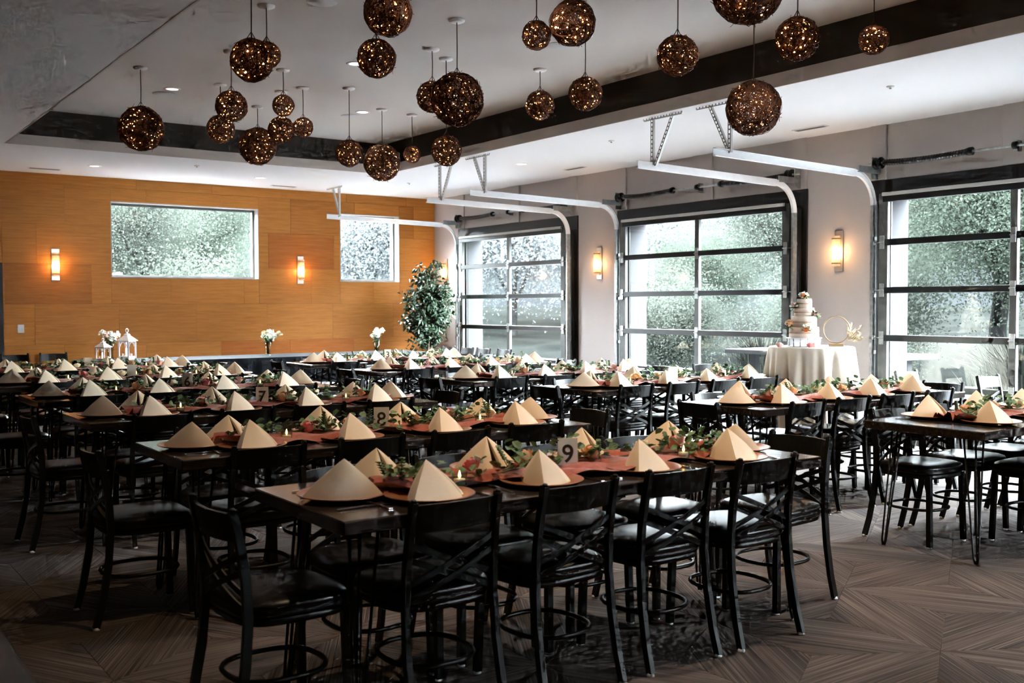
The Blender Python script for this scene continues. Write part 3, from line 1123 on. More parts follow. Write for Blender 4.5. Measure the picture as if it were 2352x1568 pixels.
def make_chair():
    root = thing('dining_chair', (0, 0, 0), 'x', 'chair')
    W0, W1 = .190, .172
    prof = [(0, -.262), (.12, -.232), (.28, -.203), (.44, -.190), (.58, -.196), (.70, -.214), (CH, -.236)]
    for s in (-1, 1):
        pts = [(s * (W0 + (W1 - W0) * z / CH), y, z + (.010 if z == 0 else 0)) for z, y in prof]
        m = MB().sweep(pts, .021, .030, up=(0, 1, 0))
        m.tube([pts[-1], (pts[-1][0], pts[-1][1] - .002, CH + .008)], .012, 8, radii=[.013, .008])
        m.build('post', 'black_metal', root)
    for s in (-1, 1):
        m = MB().sweep([(s * .182, .178, .010), (s * .172, .165, .43)], .028, .028, up=(0, 1, 0))
        m.build('leg', 'black_metal', root)
    for s in (-1, 1):
        for (x, y) in ((.182, .178), (W0, -.262)):
            MB().lathe([(.015, 0), (.016, .004), (.012, .013)], 10, (s * x, y, 0)).build('glide', 'glide_white', root)
    # curved top rail
    m = MB()
    N = 10
    vs, fs = [], []
    for i in range(N + 1):
        t = i / N * 2 - 1
        bow = -.034 * (1 - t * t)
        x = t * (W1 - .006)
        for zz, yy in ((.692, -.206), (.786, -.226)):
            for off in (-.007, .007):
                vs.append((x, yy + bow + off, zz + (.004 * (1 - t * t) if zz > .75 else 0)))
    for i in range(N):
        a = i * 4
        b = a + 4
        fs += [(a, b, b + 2, a + 2), (a + 1, a + 3, b + 3, b + 1), (a + 2, b + 2, b + 3, a + 3), (a, a + 1, b + 1, b)]
    fs += [(0, 2, 3, 1), (N * 4, N * 4 + 1, N * 4 + 3, N * 4 + 2)]
    m.add(vs, fs, False)
    m.build('top_rail', 'black_metal', root, smooth=False)
    # crossed double slats
    for s in (-1, 1):
        for dz in (0, .052):
            pts = []
            for i in range(7):
                t = i / 6
                x = s * (-W1 + 2 * W1 * t)
                z = .648 - dz - .135 * t
                yb = np.interp(z, [q[0] for q in prof], [q[1] for q in prof])
                pts.append((x * .97, yb - .022 * (1 - (2 * t - 1) ** 2) + s * .003, z))
            MB().sweep(pts, .006, .021, up=(0, 0, 1)).build('slat', 'black_metal', root)
    # seat: rounded trapezoid, ring frame under a domed cushion
    def outline(k, n=32):
        out = []
        for i in range(n):
            a = 2 * PI * i / n
            cx, sy = math.cos(a), math.sin(a)
            e = .55
            x = math.copysign(abs(cx) ** e, cx) * .208 * k
            y = math.copysign(abs(sy) ** e, sy) * .200 * k
            x *= 1.0 + .05 * (y / .2)
            out.append((x, y - .002))
        return out
    fr = MB()
    n = 32
    lv = [(.93, .408), (.985, .410), (.99, .432), (.95, .436)]
    vs = [(x, y, z) for k, z in lv for x, y in outline(k)]
    fr.add(vs, [(i * n + j, i * n + (j + 1) % n, (i + 1) * n + (j + 1) % n, (i + 1) * n + j) for i in range(3) for j in range(n)] + [tuple(range(n))[::-1]], True)
    fr.build('seat_frame', 'black_metal', root)
    cu = MB()
    lv = [(.965, .434), (1.02, .438), (1.03, .450), (1.0, .460), (1.022, .466), (1.0, .480), (.88, .490), (.62, .497), (.3, .500)]
    vs = [(x, y, z) for k, z in lv for x, y in outline(k)] + [(0, 0, .5005)]
    L_ = len(lv)
    cu.add(vs, [(i * n + j, i * n + (j + 1) % n, (i + 1) * n + (j + 1) % n, (i + 1) * n + j) for i in range(L_ - 1) for j in range(n)] + [((L_ - 1) * n + j, (L_ - 1) * n + (j + 1) % n, L_ * n) for j in range(n)], True)
    cu.build('seat', 'vinyl_black', root)
    # oval foot ring
    pts = []
    for i in range(28):
        a = 2 * PI * i / 28
        cx, sy = math.cos(a), math.sin(a)
        pts.append((math.copysign(abs(cx) ** .8, cx) * .160, math.copysign(abs(sy) ** .8, sy) * .170 - .018, .212))
    MB().tube(pts, .0095, 6, closed=True).build('foot_ring', 'black_metal', root)
    return root


CHAIR = make_chair()
used = [False]
jit = random.Random(21)


def place_chair(x, y, rz, label, group):
    if used[0]:
        c = copy_tree(CHAIR)
    else:
        c = CHAIR
        kids(CHAIR)
        used[0] = True
    c.location = (x + jit.uniform(-.012, .012), y + jit.uniform(-.012, .012), 0)
    c.rotation_euler.z = rz + R(jit.uniform(-3, 3))
    return tag(c, label, 'chair', group)


# ------------------------------------------------------------------ table settings: meshes
def napkin_mesh(seed):
    """pyramid fold: a flat back, two side flaps that meet at a slit in front, a second layer inside"""
    rg = random.Random(seed)
    A = Vector((rg.uniform(-.006, .006), -.010, .136))
    back = [(-.122, -.030), (-.090, -.046), (-.045, -.056), (0, -.060), (.045, -.056), (.090, -.046), (.122, -.030)]
    left = [(-.046, .034), (-.020, .070), (-.014, .088), (-.024, .095), (-.056, .070), (-.092, .024), (-.122, -.030)]
    right = [(-x, y) for x, y in reversed(left)]
    lev = 9
    mb = MB()

    def sheet(base, k0, dz, bul):
        n = len(base)
        vs = []
        for l in range(lev + 1):
            t = l / lev
            k = (1 - t) * .965 + .035 * (1 - t ** 5)
            for i, (x, y) in enumerate(base):
                e = math.sin(PI * i / (n - 1))
                g = 1 + bul * math.sin(PI * t) * (.35 + .65 * e)
                vs.append((A.x * t + x * k0 * k * g, A.y * t + y * k0 * k * g, (A.z * dz) * (1 - (1 - t) ** 1.06)))
        mb.add(vs, [(l * n + i, l * n + i + 1, (l + 1) * n + i + 1, (l + 1) * n + i) for l in range(lev) for i in range(n - 1)], True)
    for base in (back, left, right):
        sheet(base, 1, 1, .09)
    for base in (left, right):
        sheet([(x * .90, y * .93 - .004) for x, y in base], 1, .93, .05)
    return mb.mesh('napkin', 'napkin_cream')


NAP = [napkin_mesh(i) for i in range(4)]
PLATE = MB().lathe([(.0, .004), (.095, .003), (.10, 0), (.105, 0), (.112, .004), (.150, .014), (.163, .019), (.1655, .0215), (.163, .023), (.150, .0185), (.113, .009), (.104, .0075), (.0, .0075)], 40).mesh('charger_plate', 'charger_copper')


def fork_mesh():
    m = MB()
    m.sweep([(0, -.095, .003), (0, -.05, .004), (0, .02, .006), (0, .035, .007)], .01, .002, widths=[.014, .011, .006, .008])
    m.sweep([(0, .033, .007), (0, .05, .004), (0, .062, .004)], .02, .002, widths=[.008, .022, .024])
    for x in (-.009, -.003, .003, .009):
        m.sweep([(x, .06, .004), (x, .085, .005), (x * .95, .10, .008)], .0032, .0018)
    return m.mesh('fork', 'steel')


def knife_mesh():
    m = MB()
    m.sweep([(0, -.11, .003), (0, -.05, .004), (0, .0, .004)], .012, .004, widths=[.016, .013, .011])
    m.sweep([(0, .0, .004), (0, .03, .004), (0, .09, .004), (.004, .115, .004)], .018, .0016, widths=[.012, .019, .018, .004])
    return m.mesh('knife', 'steel')


FORK, KNIFE = fork_mesh(), knife_mesh()


def rose_mesh(seed, m, r=.026):
    rg = random.Random(seed)
    b = MB()
    b.ball((0, 0, r * .75), r * .62, 10, 6, (1, 1, 1.1))
    for ring, (rr, hh, n, tilt) in enumerate(((.55, 1.5, 4, .15), (.80, 1.35, 5, .35), (1.0, 1.12, 6, .62))):
        for k in range(n):
            a = 2 * PI * (k + .5 * ring) / n + rg.uniform(-.15, .15)
            w = 2 * PI / n * .66
            vs = []
            for i in range(4):
                t = i / 3
                rad = r * rr * (.55 + .45 * math.sin(t * PI * .55)) * (1 + tilt * .35 * t * t)
                z = r * hh * t
                for j in range(5):
                    aa = a + w * (j / 4 - .5) * (.6 + .7 * math.sin(min(1, t * 1.2 + .15) * PI * .62))
                    zz = z - r * .10 * abs(j - 2) * t
                    vs.append((rad * math.cos(aa), rad * math.sin(aa), zz))
            b.add(vs, [(i * 5 + j, i * 5 + j + 1, (i + 1) * 5 + j + 1, (i + 1) * 5 + j) for i in range(3) for j in range(4)], True)
    return b.mesh('rose', m)


ROSES = {k: rose_mesh(i, k) for i, k in enumerate(('rose_peach', 'rose_pink', 'rose_cream', 'rose_blush'))}
RCOL = {'rose_peach': 'peach', 'rose_pink': 'pink', 'rose_cream': 'cream', 'rose_blush': 'blush'}


def garland_meshes(seed, L=1.75):
    rg = random.Random(seed)
    st, fo = MB(), MB()
    pts = [(x, .05 * math.sin(x * 5 + seed), .018 + .006 * math.sin(x * 17)) for x in np.linspace(-L / 2, L / 2, 40)]
    st.tube(pts, .004, 5)
    for i in range(330):
        x = rg.uniform(-L / 2, L / 2)
        dens = .55 + .45 * math.sin(x * 7.3 + seed * 2)
        if rg.random() > dens + .25: continue
        p = Vector((x, .05 * math.sin(x * 5 + seed) + rg.gauss(0, .034), .016 + abs(rg.gauss(0, .036))))
        a = rg.uniform(0, 2 * PI)
        d = Vector((math.cos(a), math.sin(a), rg.uniform(-.1, .8))).normalized()
        nrm = Vector((rg.gauss(0, .5), rg.gauss(0, .5), 1)).normalized()
        ln = rg.uniform(.032, .052)
        fo.disc_leaf(p, d, nrm, ln, ln * .85, rg.uniform(-.1, .25))
    for i in range(9):      # upright sprigs
        x = rg.uniform(-L / 2, L / 2)
        b = Vector((x, rg.uniform(-.05, .05), .02))
        d = Vector((rg.uniform(-.5, .5), rg.uniform(-.5, .5), 1)).normalized()
        ln = rg.uniform(.06, .10)
        st.tube([b, b + d * ln], .0018, 4)
        for k in range(5):
            for s in (-1, 1):
                q = b + d * ln * (.35 + .15 * k)
                sd = (d.orthogonal() * s + d * .5).normalized()
                fo.disc_leaf(q, sd, Vector((0, 0, 1)), .030, .024)
    return st.mesh('stem', 'stem_green'), fo.mesh('foliage', 'leaf_eucalyptus')


GAR = [garland_meshes(s) for s in (1, 2, 3, 4)]


def runner_mesh(seed, L=1.85, m='runner_gauze'):
    rg = random.Random(seed)
    NXr, NYr = 90, 14
    ph = [rg.uniform(0, 6) for _ in range(6)]
    b = MB()
    vs = []
    for i in range(NXr + 1):
        x = -L / 2 + L * i / NXr
        w = .17 + .035 * math.sin(x * 6 + ph[0]) + .02 * math.sin(x * 14 + ph[1])
        endf = min(1, (i / NXr) / .08, (1 - i / NXr) / .08)
        cen = .03 * math.sin(x * 4 + ph[2])
        for j in range(NYr + 1):
            t = j / NYr * 2 - 1
            y = cen + t * w * (.55 + .45 * endf)
            z = .004 + .020 * (.5 + .5 * math.sin(x * 22 + t * 5 + ph[3])) + .022 * (.5 + .5 * math.sin(t * 9 + x * 8 + ph[4])) * (1.2 if endf < 1 else .8)
            z += (1 - endf) * .030 * (.5 + .5 * math.sin(t * 14 + ph[5]))
            vs.append((x + .02 * math.sin(t * 6 + ph[5]) * (1 - endf), y, z))
    b.add(vs, [(i * (NYr + 1) + j, i * (NYr + 1) + j + 1, (i + 1) * (NYr + 1) + j + 1, (i + 1) * (NYr + 1) + j) for i in range(NXr) for j in range(NYr)], True)
    return b.mesh('table_runner', m)


RUN = [runner_mesh(s) for s in (1, 2, 3)]


def hairpin(name, parent, x, y, sx, sy, H=.708):
    m = MB()
    # three rods that meet at a rounded foot
    foot = Vector((x + sx * .045, y + sy * .045, .010))
    tops = [Vector((x - sx * .055, y + sy * .02, H)), Vector((x + sx * .02, y - sy * .055, H)), Vector((x + sx * .012, y + sy * .012, H))]
    for k, t in enumerate(tops):
        off = [Vector((-sx * .018, 0, 0)), Vector((0, -sy * .018, 0)), Vector((sx * .006, sy * .006, 0))][k]
        m.tube([t, foot + off + Vector((0, 0, .03)), foot + off * .4 + Vector((0, 0, .0))], .0062, 6)
    m.bbox((x - .07, y - .07, H), (x + .07, y + .07, H + .003), .001)
    return m.build(name, 'black_metal', parent)


TL, TD, TH = 2.40, .76, .76


def make_table():
    root = thing('dining_table', (0, 0, 0), 'x', 'table')
    MB().bbox((-TL / 2, -TD / 2, .711), (TL / 2, TD / 2, TH), .004).build('table_top', 'table_wood', root)
    for sx in (-1, 1):
        for sy in (-1, 1):
            hairpin('leg', root, sx * (TL / 2 - .13), sy * (TD / 2 - .13), sx, sy)
    for sx in (-.5, .5):      # paired centre legs where two tops meet a steel rail
        MB().bbox((sx * .1 - .012, -TD / 2 + .06, .690), (sx * .1 + .012, TD / 2 - .06, .711), .002).build('cross_rail', 'black_metal', root)
    return root


def votive_parts():
    return (MB().lathe([(.0, .001), (.024, .001), (.027, .004), (.030, .050), (.0285, .050), (.0255, .006), (.0, .005)], 18).mesh('glass_cup', 'vase_glass'),
            MB().lathe([(.0, .006), (.022, .006), (.022, .026), (.0, .026)], 14).mesh('candle', 'wax'),
            MB().lathe([(.0, .027), (.005, .034), (.0055, .039), (.003, .050), (.0, .058)], 8).mesh('candle_flame', 'flame'))


VOT = votive_parts()
TABLE = make_table()
kids(TABLE)

# name: (x0, y near edge, phrase, number, chair-head-left offset)
TABS = [
    (1.45, 2.97, 'the table numbered nine', '9', -.07),
    (1.45, 4.60, 'the table numbered eight', '8', -.07),
    (1.47, 6.36, 'the table numbered seven', '7', -.05),
    (1.50, 8.05, 'the table numbered six', '6', -.05),
    (1.50, 9.70, 'the table right behind table six', '', -.07),
    (1.50, 11.40, 'the table nearest the lanterns', '', -.07),
    (5.28, 3.01, 'the frontmost window-side table', None, .30),
    (5.24, 4.52, 'the window-side table before the cake', None, .02),
    (5.32, 6.30, 'the third window-side table from the front', '', .0),
    (5.08, 7.72, 'the fourth window-side table from the front', None, .0),
    (5.07, 9.42, 'the table right before table three', None, -.02),
    (5.08, 11.20, 'the table numbered three', '3', -.05),
]
rr = random.Random(77)
for ti, (x0, y0, T, num, hl_) in enumerate(TABS):
    cx, cyy = x0 + TL / 2, y0 + TD / 2
    t = TABLE if ti == 0 else copy_tree(TABLE)
    t.location = (cx, cyy, 0)
    tag(t, 'dark wood long dining table on hairpin legs, ' + {0: 'nearest the camera, numbered 9'}.get(ti, T.replace('the table', 'the one').replace('table ', 'one ')) if ti else 'dark wood long dining table on hairpin legs, frontmost, numbered 9', 'table', 'long dining tables')
    # chairs and settings
    seats = []
    for k in range(4):
        seats.append(('near', k, x0 + .42 + .525 * k, y0 + .205, 0.0, x0 + .42 + .525 * k, y0 + .185, R(-118)))
    for k in range(4):
        seats.append(('far', k, x0 + .42 + .525 * k, y0 + TD - .11, PI, x0 + .42 + .525 * k, y0 + TD - .185, R(172)))
    if ti != 6: seats.append(('left', 0, x0 + hl_, cyy, -PI / 2, x0 + .175, cyy, R(-40)))
    seats.append(('right', 0, x0 + TL + .09, cyy, PI / 2, x0 + TL - .175, cyy, R(-62)))
    for side, k, sx, sy, rz, px_, py_, nrz in seats:
        if side in ('near', 'far'):
            where = '%s along the %s side of %s' % (ORD[k], side, T)
        else:
            where = 'at the %s end of %s' % (side, T)
        if not (ti == 6 and side == 'near' and k == 0):
            place_chair(sx, sy, rz, 'black cross-back chair, ' + where, 'cross-back chairs at the tables')
        jx, jy = rr.uniform(-.015, .015), rr.uniform(-.012, .012)
        pl = obj('charger_plate', PLATE, None, (px_ + jx, py_ + jy, TH))
        tag(pl, 'copper charger plate, ' + where, 'plate', 'charger plates')
        npk = obj('napkin', NAP[rr.randint(0, 3)], None, (px_ + jx, py_ + jy, TH + .0085), nrz + R(rr.uniform(-14, 14)))
        s_ = rr.uniform(.95, 1.06)
        npk.scale = (s_ * 1.18, s_ * 1.24, s_ * rr.uniform(.90, .98))
        tag(npk, 'cream pyramid-folded napkin, ' + where, 'napkin', 'pyramid-folded napkins')
        if ti in (0, 1, 2, 6, 7):
            # cutlery either side of the plate, seen from the sitter
            fr = {'near': 0.0, 'far': PI, 'left': -PI / 2, 'right': PI / 2}[side]
            ax = Vector((math.cos(fr), math.sin(fr), 0))
            for me_, nm, s2 in ((FORK, 'fork', -1), (KNIFE, 'knife', 1)):
                if side in ('left', 'right') and nm == 'fork' and False: continue
                q = Vector((px_, py_, 0)) + ax * s2 * .205
                c_ = obj(nm, me_, None, (q.x, q.y, TH + .0005), fr + R(rr.uniform(-5, 5)))
                tag(c_, 'steel %s, ' % ('fork' if nm == 'fork' else 'knife') + where, nm, 'cutlery')
    # runner, garland, roses, candles
    ro = obj('table_runner', RUN[ti % 3], None, (cx + .02, cyy, TH))
    tag(ro, 'terracotta gauze runner along the middle of ' + T, 'runner', 'table runners')
    g = thing('garland', (cx + .03, cyy, TH + .014), 'green eucalyptus garland lying along ' + T, 'garland', 'table garlands')
    gm_ = GAR[ti % 4]
    obj('stem', gm_[0], g)
    tag(obj('foliage', gm_[1], g), kind='stuff')
    if ti % 2: g.rotation_euler.z = PI
    cols = ['rose_peach', 'rose_pink', 'rose_cream', 'rose_blush', 'rose_cream', 'rose_peach']
    rr.shuffle(cols)
    for k in range(6):
        nm = cols[k]
        x = x0 + .50 + .29 * k + rr.uniform(-.05, .05)
        o = obj('rose', ROSES[nm], None, (x, cyy + rr.uniform(-.075, .075), TH + .038))
        o.rotation_euler = (rr.uniform(-.6, .2), rr.uniform(-.4, .4), rr.uniform(0, 6))
        sc_ = rr.uniform(1.15, 1.6)
        o.scale = (sc_,) * 3
        tag(o, '%s rose, %s from left, garland of %s' % (RCOL[nm], ORD[k], T), 'flower', 'garland roses')
    for k, x in enumerate((x0 + .62, x0 + 1.28, x0 + 1.80)):
        v = thing('votive_candle', (x, cyy + (.10 if k % 2 else -.10), TH + .013), 'lit glass votive, %s from the left on %s' % (ORD[k], T), 'candle', 'votive candles')
        obj('glass_cup', VOT[0], v); obj('candle', VOT[1], v); obj('candle_flame', VOT[2], v)
    if num is not None:
        nx = x0 + 1.20
        n_ = thing('table_card', (nx, cyy - .03, TH + .012), ('kraft paper table card printed with a %s' % {'9': 'nine', '8': 'eight', '7': 'seven', '6': 'six', '3': 'three'}[num]) if num else 'plain pale paper table card standing on ' + T, 'card', 'table cards', R(-28))
        n_.rotation_euler.x = R(-6)
        MB().bbox((-.042, -.0012, .0), (.042, .0012, .128), .0006).build('card', 'card_paper', n_)
        MB().bbox((-.025, -.018, .0), (.025, .018, .006), .002).build('card_base', 'hoop_wood', n_)
        if num:
            tc = bpy.data.curves.new('number', 'FONT')
            tc.body = num
            tc.size = .105
            tc.align_x = 'CENTER'
            tc.extrude = .0004
            tc.offset = .0012
            tc.materials.append(MATS['ink'])
            tmp = obj('number_curve', tc)
            bpy.context.view_layer.update()
            nm_ = bpy.data.meshes.new_from_object(tmp.evaluated_get(bpy.context.evaluated_depsgraph_get()))
            bpy.data.objects.remove(tmp)
            to = obj('number', nm_, n_, (0, -.0018, .028))
            to.rotation_euler.x = PI / 2

# ------------------------------------------------------------------ wicker ball pendants
def wicker(seed, rad, loops, wire, bulbs):
    rg = random.Random(seed)
    sh = MB()
    for i in range(loops):
        n = Vector((rg.gauss(0, 1), rg.gauss(0, 1), rg.gauss(0, 1))).normalized()
        u = n.orthogonal().normalized()
        v = n.cross(u)
        off = n * rad * rg.uniform(-.35, .35)
        rr_ = math.sqrt(max(.01, rad * rad - off.length_squared)) * rg.uniform(.94, 1.02)
        p1, p2 = rg.uniform(0, 6), rg.uniform(0, 6)
        pts = []
        for k in range(26):
            a = 2 * PI * k / 26
            w = 1 + .030 * math.sin(3 * a + p1) + .02 * math.sin(5 * a + p2)
            pts.append(off * (1 + .25 * math.sin(2 * a + p2)) + (u * math.cos(a) + v * math.sin(a)) * rr_ * w)
        sh.tube(pts, wire * rg.uniform(.7, 1.3), 3, closed=True, smooth=False)
    for i in range(loops // 5):     # loose ends
        n = Vector((rg.gauss(0, 1), rg.gauss(0, 1), rg.gauss(0, 1))).normalized()
        t = n.orthogonal().normalized()
        t.rotate(Matrix.Rotation(rg.uniform(0, 6), 3, n))
        sh.tube([n * rad, (n * rad * 1.03 + t * rad * .18), (n * rad * rg.uniform(1.02, 1.12) + t * rad * .34)], wire * .8, 3, smooth=False)
    li = [MB(), MB()]
    for i in range(bulbs):
        n = Vector((rg.gauss(0, 1), rg.gauss(0, 1), rg.gauss(0, 1))).normalized()
        li[i % 2].ball(n * rad * rg.uniform(.80, 1.0), .0042 + .0035 * rg.random() ** 2, 6, 4)
    return sh.mesh('wicker_shell', 'vine_brown'), li[0].mesh('fairy_lights', 'fairy_amber'), li[1].mesh('fairy_lights', 'fairy_warm')


BALL = {'large': (.209, [wicker(s, .209, 150, .0026, 84) for s in (1, 2)]),
        'medium': (.139, [wicker(s, .139, 110, .0023, 52) for s in (3, 4)]),
        'small': (.095, [wicker(s, .095, 80, .0020, 30) for s in (5, 6)])}
CANOPY = MB().lathe([(.0, -.022), (.050, -.022), (.064, -.014), (.067, -.004), (.067, 0)], 28).mesh('canopy', 'plastic_white')
PEND = [  # x, y, ball centre z, size, label
    (2.88, 10.24, 3.18, 'large', 'large wicker ball pendant hanging alone, leftmost under the ceiling'),
    (3.09, 7.59, 3.39, 'small', 'small wicker ball pendant tucked behind the larger one near the top left'),
    (3.37, 9.12, 3.27, 'medium', 'medium pinkish lit wicker ball just above a darker ball'),
    (3.78, 10.55, 3.31, 'medium', 'dark wicker ball pendant directly below and left of the pinkish one'),
    (4.54, 11.45, 3.31, 'large', 'large golden wicker ball pendant over the lantern end of the head table'),
    (4.05, 9.54, 3.42, 'small', 'small wicker ball pendant directly above a dark medium ball'),
    (4.44, 10.52, 3.36, 'medium', 'dark medium wicker ball right under the small one, beside the golden ball'),
    (4.55, 10.20, 3.35, 'small', 'small bright wicker ball pendant right of the dark medium one'),
    (4.96, 9.94, 3.08, 'medium', 'medium wicker ball pendant with long cord, left of the lowest large ball'),
    (5.80, 10.77, 3.14, 'large', 'large wicker ball hanging lowest of the far cluster, with greenish lights'),
    (6.27, 10.88, 3.29, 'small', 'tiny amber wicker ball right of the lowest large ball'),
    (4.83, 8.01, 3.34, 'medium', 'dark wicker ball half hidden behind the big central one'),
    (4.51, 7.09, 3.13, 'large', 'biggest central wicker ball, brightly lit, on a long cord'),
    (5.12, 8.24, 2.91, 'medium', 'wicker ball hanging directly below the big central one'),
    (6.11, 8.09, 3.42, 'medium', 'greenish lit wicker ball before the dark tray edge'),
    (5.66, 6.85, 3.27, 'medium', 'wicker ball with white cord before the dark tray edge'),
    (2.60, 6.65, 3.10, 'medium', 'dark red-brown wicker ball at the top left with a small one behind'),
    (2.98, 5.45, 3.205, 'medium', 'wicker ball cut by the top edge above another ball'),
    (3.62, 6.80, 3.28, 'medium', 'copper wicker ball directly below the one at the top edge'),
    (4.50, 6.00, 3.41, 'small', 'small orange wicker ball left of a dark larger one near the top'),
    (4.07, 5.05, 3.22, 'medium', 'dark wicker ball at the top edge beside the small orange one'),
    (5.18, 5.25, 3.21, 'medium', 'dark wicker ball with loose twigs, before the tray edge at the top'),
    (4.80, 4.27, 3.365, 'large', 'large wicker ball cut off by the top edge on the right'),
    (6.30, 5.54, 3.01, 'large', 'large see-through wicker ball hanging in front of the bright ceiling'),
    (5.46, 4.43, 3.195, 'medium', 'amber lit wicker ball right of the one cut by the top edge'),
    (6.42, 4.53, 3.35, 'small', 'rightmost small wicker ball before the dark tray edge'),
]
for k, (x, y, z, size, lab) in enumerate(PEND):
    rad, vs = BALL[size]
    sh, l1, l2 = vs[k % 2]
    p = thing('pendant_lamp', (x, y, HT), lab, 'pendant lamp', 'wicker ball pendants')
    obj('canopy', CANOPY, p)
    L_ = HT - z
    cm = MB().tube([(0, 0, -.02), (.002, 0, -(L_ - rad) * .5), (0, 0, -(L_ - rad * .98))], .0042, 6)
    for s in (-1, 1):
        cm.tube([(0, 0, -(L_ - rad) + .05), (s * .025, 0, -(L_ - rad) + .012), (s * .04, 0, -(L_ - rad * .96))], .0025, 5)
    cm.build('cord', 'cord_brown', p)
    b = obj('wicker_shell', sh, p, (0, 0, -L_))
    b.rotation_euler = (rr.uniform(0, 6), rr.uniform(0, 6), rr.uniform(0, 6))
    for l_ in (l1, l2):
        q = obj('fairy_lights', l_, b)

# ------------------------------------------------------------------ ceiling fixtures
def down_spot(parent, k):
    ld = bpy.data.lights.new('downlight_beam', 'SPOT')
    ld.energy = 50.0 * k
    ld.color = (1.0, .70, .42)
    ld.spot_size = R(112)
    ld.spot_blend = .9
    ld.shadow_soft_size = .06
    obj('downlight_beam', ld, parent, (0, 0, -.012))


LIGHT_RING = MB().lathe([(.062, -.001), (.062, -.006), (.082, -.006), (.088, -.002), (.088, 0)], 28, cap=False).mesh('trim_ring', 'plastic_white')
LIGHT_DISC = MB().lathe([(.0, -.003), (.062, -.003)], 28, cap=False).mesh('lens', 'downlight')
LIGHT_PINK = MB().lathe([(.0, -.003), (.062, -.003)], 28, cap=False).mesh('lens', 'downlight_pink')
for k, (x, y, z, me_, lab) in enumerate([
        (3.468, 14.549, HC, LIGHT_PINK, 'pinkish recessed downlight in the ceiling above the left wall sconce'),
        (5.78, 14.509, HC, LIGHT_DISC, 'recessed downlight in the ceiling above the wide wall window'),
        (8.117, 14.548, HC, LIGHT_DISC, 'recessed downlight in the ceiling above the small wall window'),
        (8.096, 11.133, HC, LIGHT_DISC, 'recessed downlight in the bright ceiling between two garage doors'),
        (3.437, 11.048, HT, LIGHT_PINK, 'pinkish recessed downlight in the tray beside a round speaker, left'),
        (5.70, 11.064, HT, LIGHT_DISC, 'recessed downlight in the tray beside a round speaker, centre'),
        (4.52, 8.91, HT, LIGHT_DISC, 'recessed downlight in the tray half hidden by the copper wicker ball')]):
    t = thing('downlight', (x, y, z), lab, 'downlight', 'recessed downlights')
    obj('trim_ring', LIGHT_RING, t); obj('lens', me_, t)
    down_spot(t, 1.0)
# extra downlights added out of view, above the frame, to brighten the front tables
for k, (x, y, lab) in enumerate(((3.437, 4.9, 'added fill downlight above the front table, over the top edge'), (5.70, 4.9, 'added fill downlight above the aisle, over the top edge'), (2.7, 3.2, 'added fill downlight above the left front seats, over the top edge'),
                            (4.52, 2.9, 'added fill downlight above the right front seats, over the top edge'), (6.5, 3.2, 'added fill downlight above the frontmost window-side table, over the top edge'))):
    t = thing('downlight', (x, y, HT), lab, 'downlight', 'recessed downlights')
    obj('trim_ring', LIGHT_RING, t); obj('lens', LIGHT_DISC, t)
    down_spot(t, 2.2)
SPK = MB().lathe([(.0, -.006), (.105, -.006), (.112, -.003), (.118, 0)], 32).mesh('ceiling_speaker', 'speaker_grey')
for x, y, lab in ((3.436, 11.349, 'round grey ceiling speaker beside the pinkish tray downlight'), (3.408, 7.269, 'round grey ceiling speaker at the top edge of the picture'),
                  (5.695, 11.375, 'round grey ceiling speaker beside the central tray downlight'), (5.689, 7.258, 'round grey ceiling speaker behind two wicker balls')):
    tag(obj('ceiling_speaker', SPK, None, (x, y, HT)), lab, 'speaker', 'ceiling speakers')
for x, y, rz, ln, lab in ((2.97, 15.206, 0, .42, 'dark slotted ceiling vent above the left wall sconce'), (6.485, 15.291, 0, .42, 'slotted ceiling vent between the two wall windows'),
                          (8.957, 11.071, PI / 2, .42, 'slotted ceiling vent near the wall between two garage doors'), (9.03, 7.15, PI / 2, .42, 'slotted ceiling vent above the cake')):
    v = thing('ceiling_vent', (x, y, HC), lab, 'vent', 'ceiling vents', rz)
    MB().bbox((-ln / 2, -.05, -.006), (ln / 2, .05, 0), .002).build('frame', 'vent_white', v)
    for k in range(4):
        MB().bbox((-ln / 2 + .02, -.035 + .02 * k - .006, -.008), (ln / 2 - .02, -.035 + .02 * k + .006, -.005), .001).build('slat', 'vent_dark', v)
for x, y, lab in ((7.887, 5.393, 'small sprinkler head in the bright ceiling, rightmost'), (7.918, 13.835, 'small sprinkler head near the far corner downlight'),
                  (7.822, 8.998, 'small sprinkler head in the ceiling beside the overhead tracks'), (4.585, 13.735, 'small sprinkler head in the ceiling above the wide wall window')):
    v = thing('sprinkler', (x, y, HC), lab, 'sprinkler', 'sprinkler heads')
    MB().lathe([(.0, -.01), (.032, -.008), (.035, 0)], 16).build('cover', 'vent_white', v)
    MB().lathe([(.0, -.022), (.012, -.022), (.006, -.010), (.0, -.009)], 10).build('head', 'steel', v)

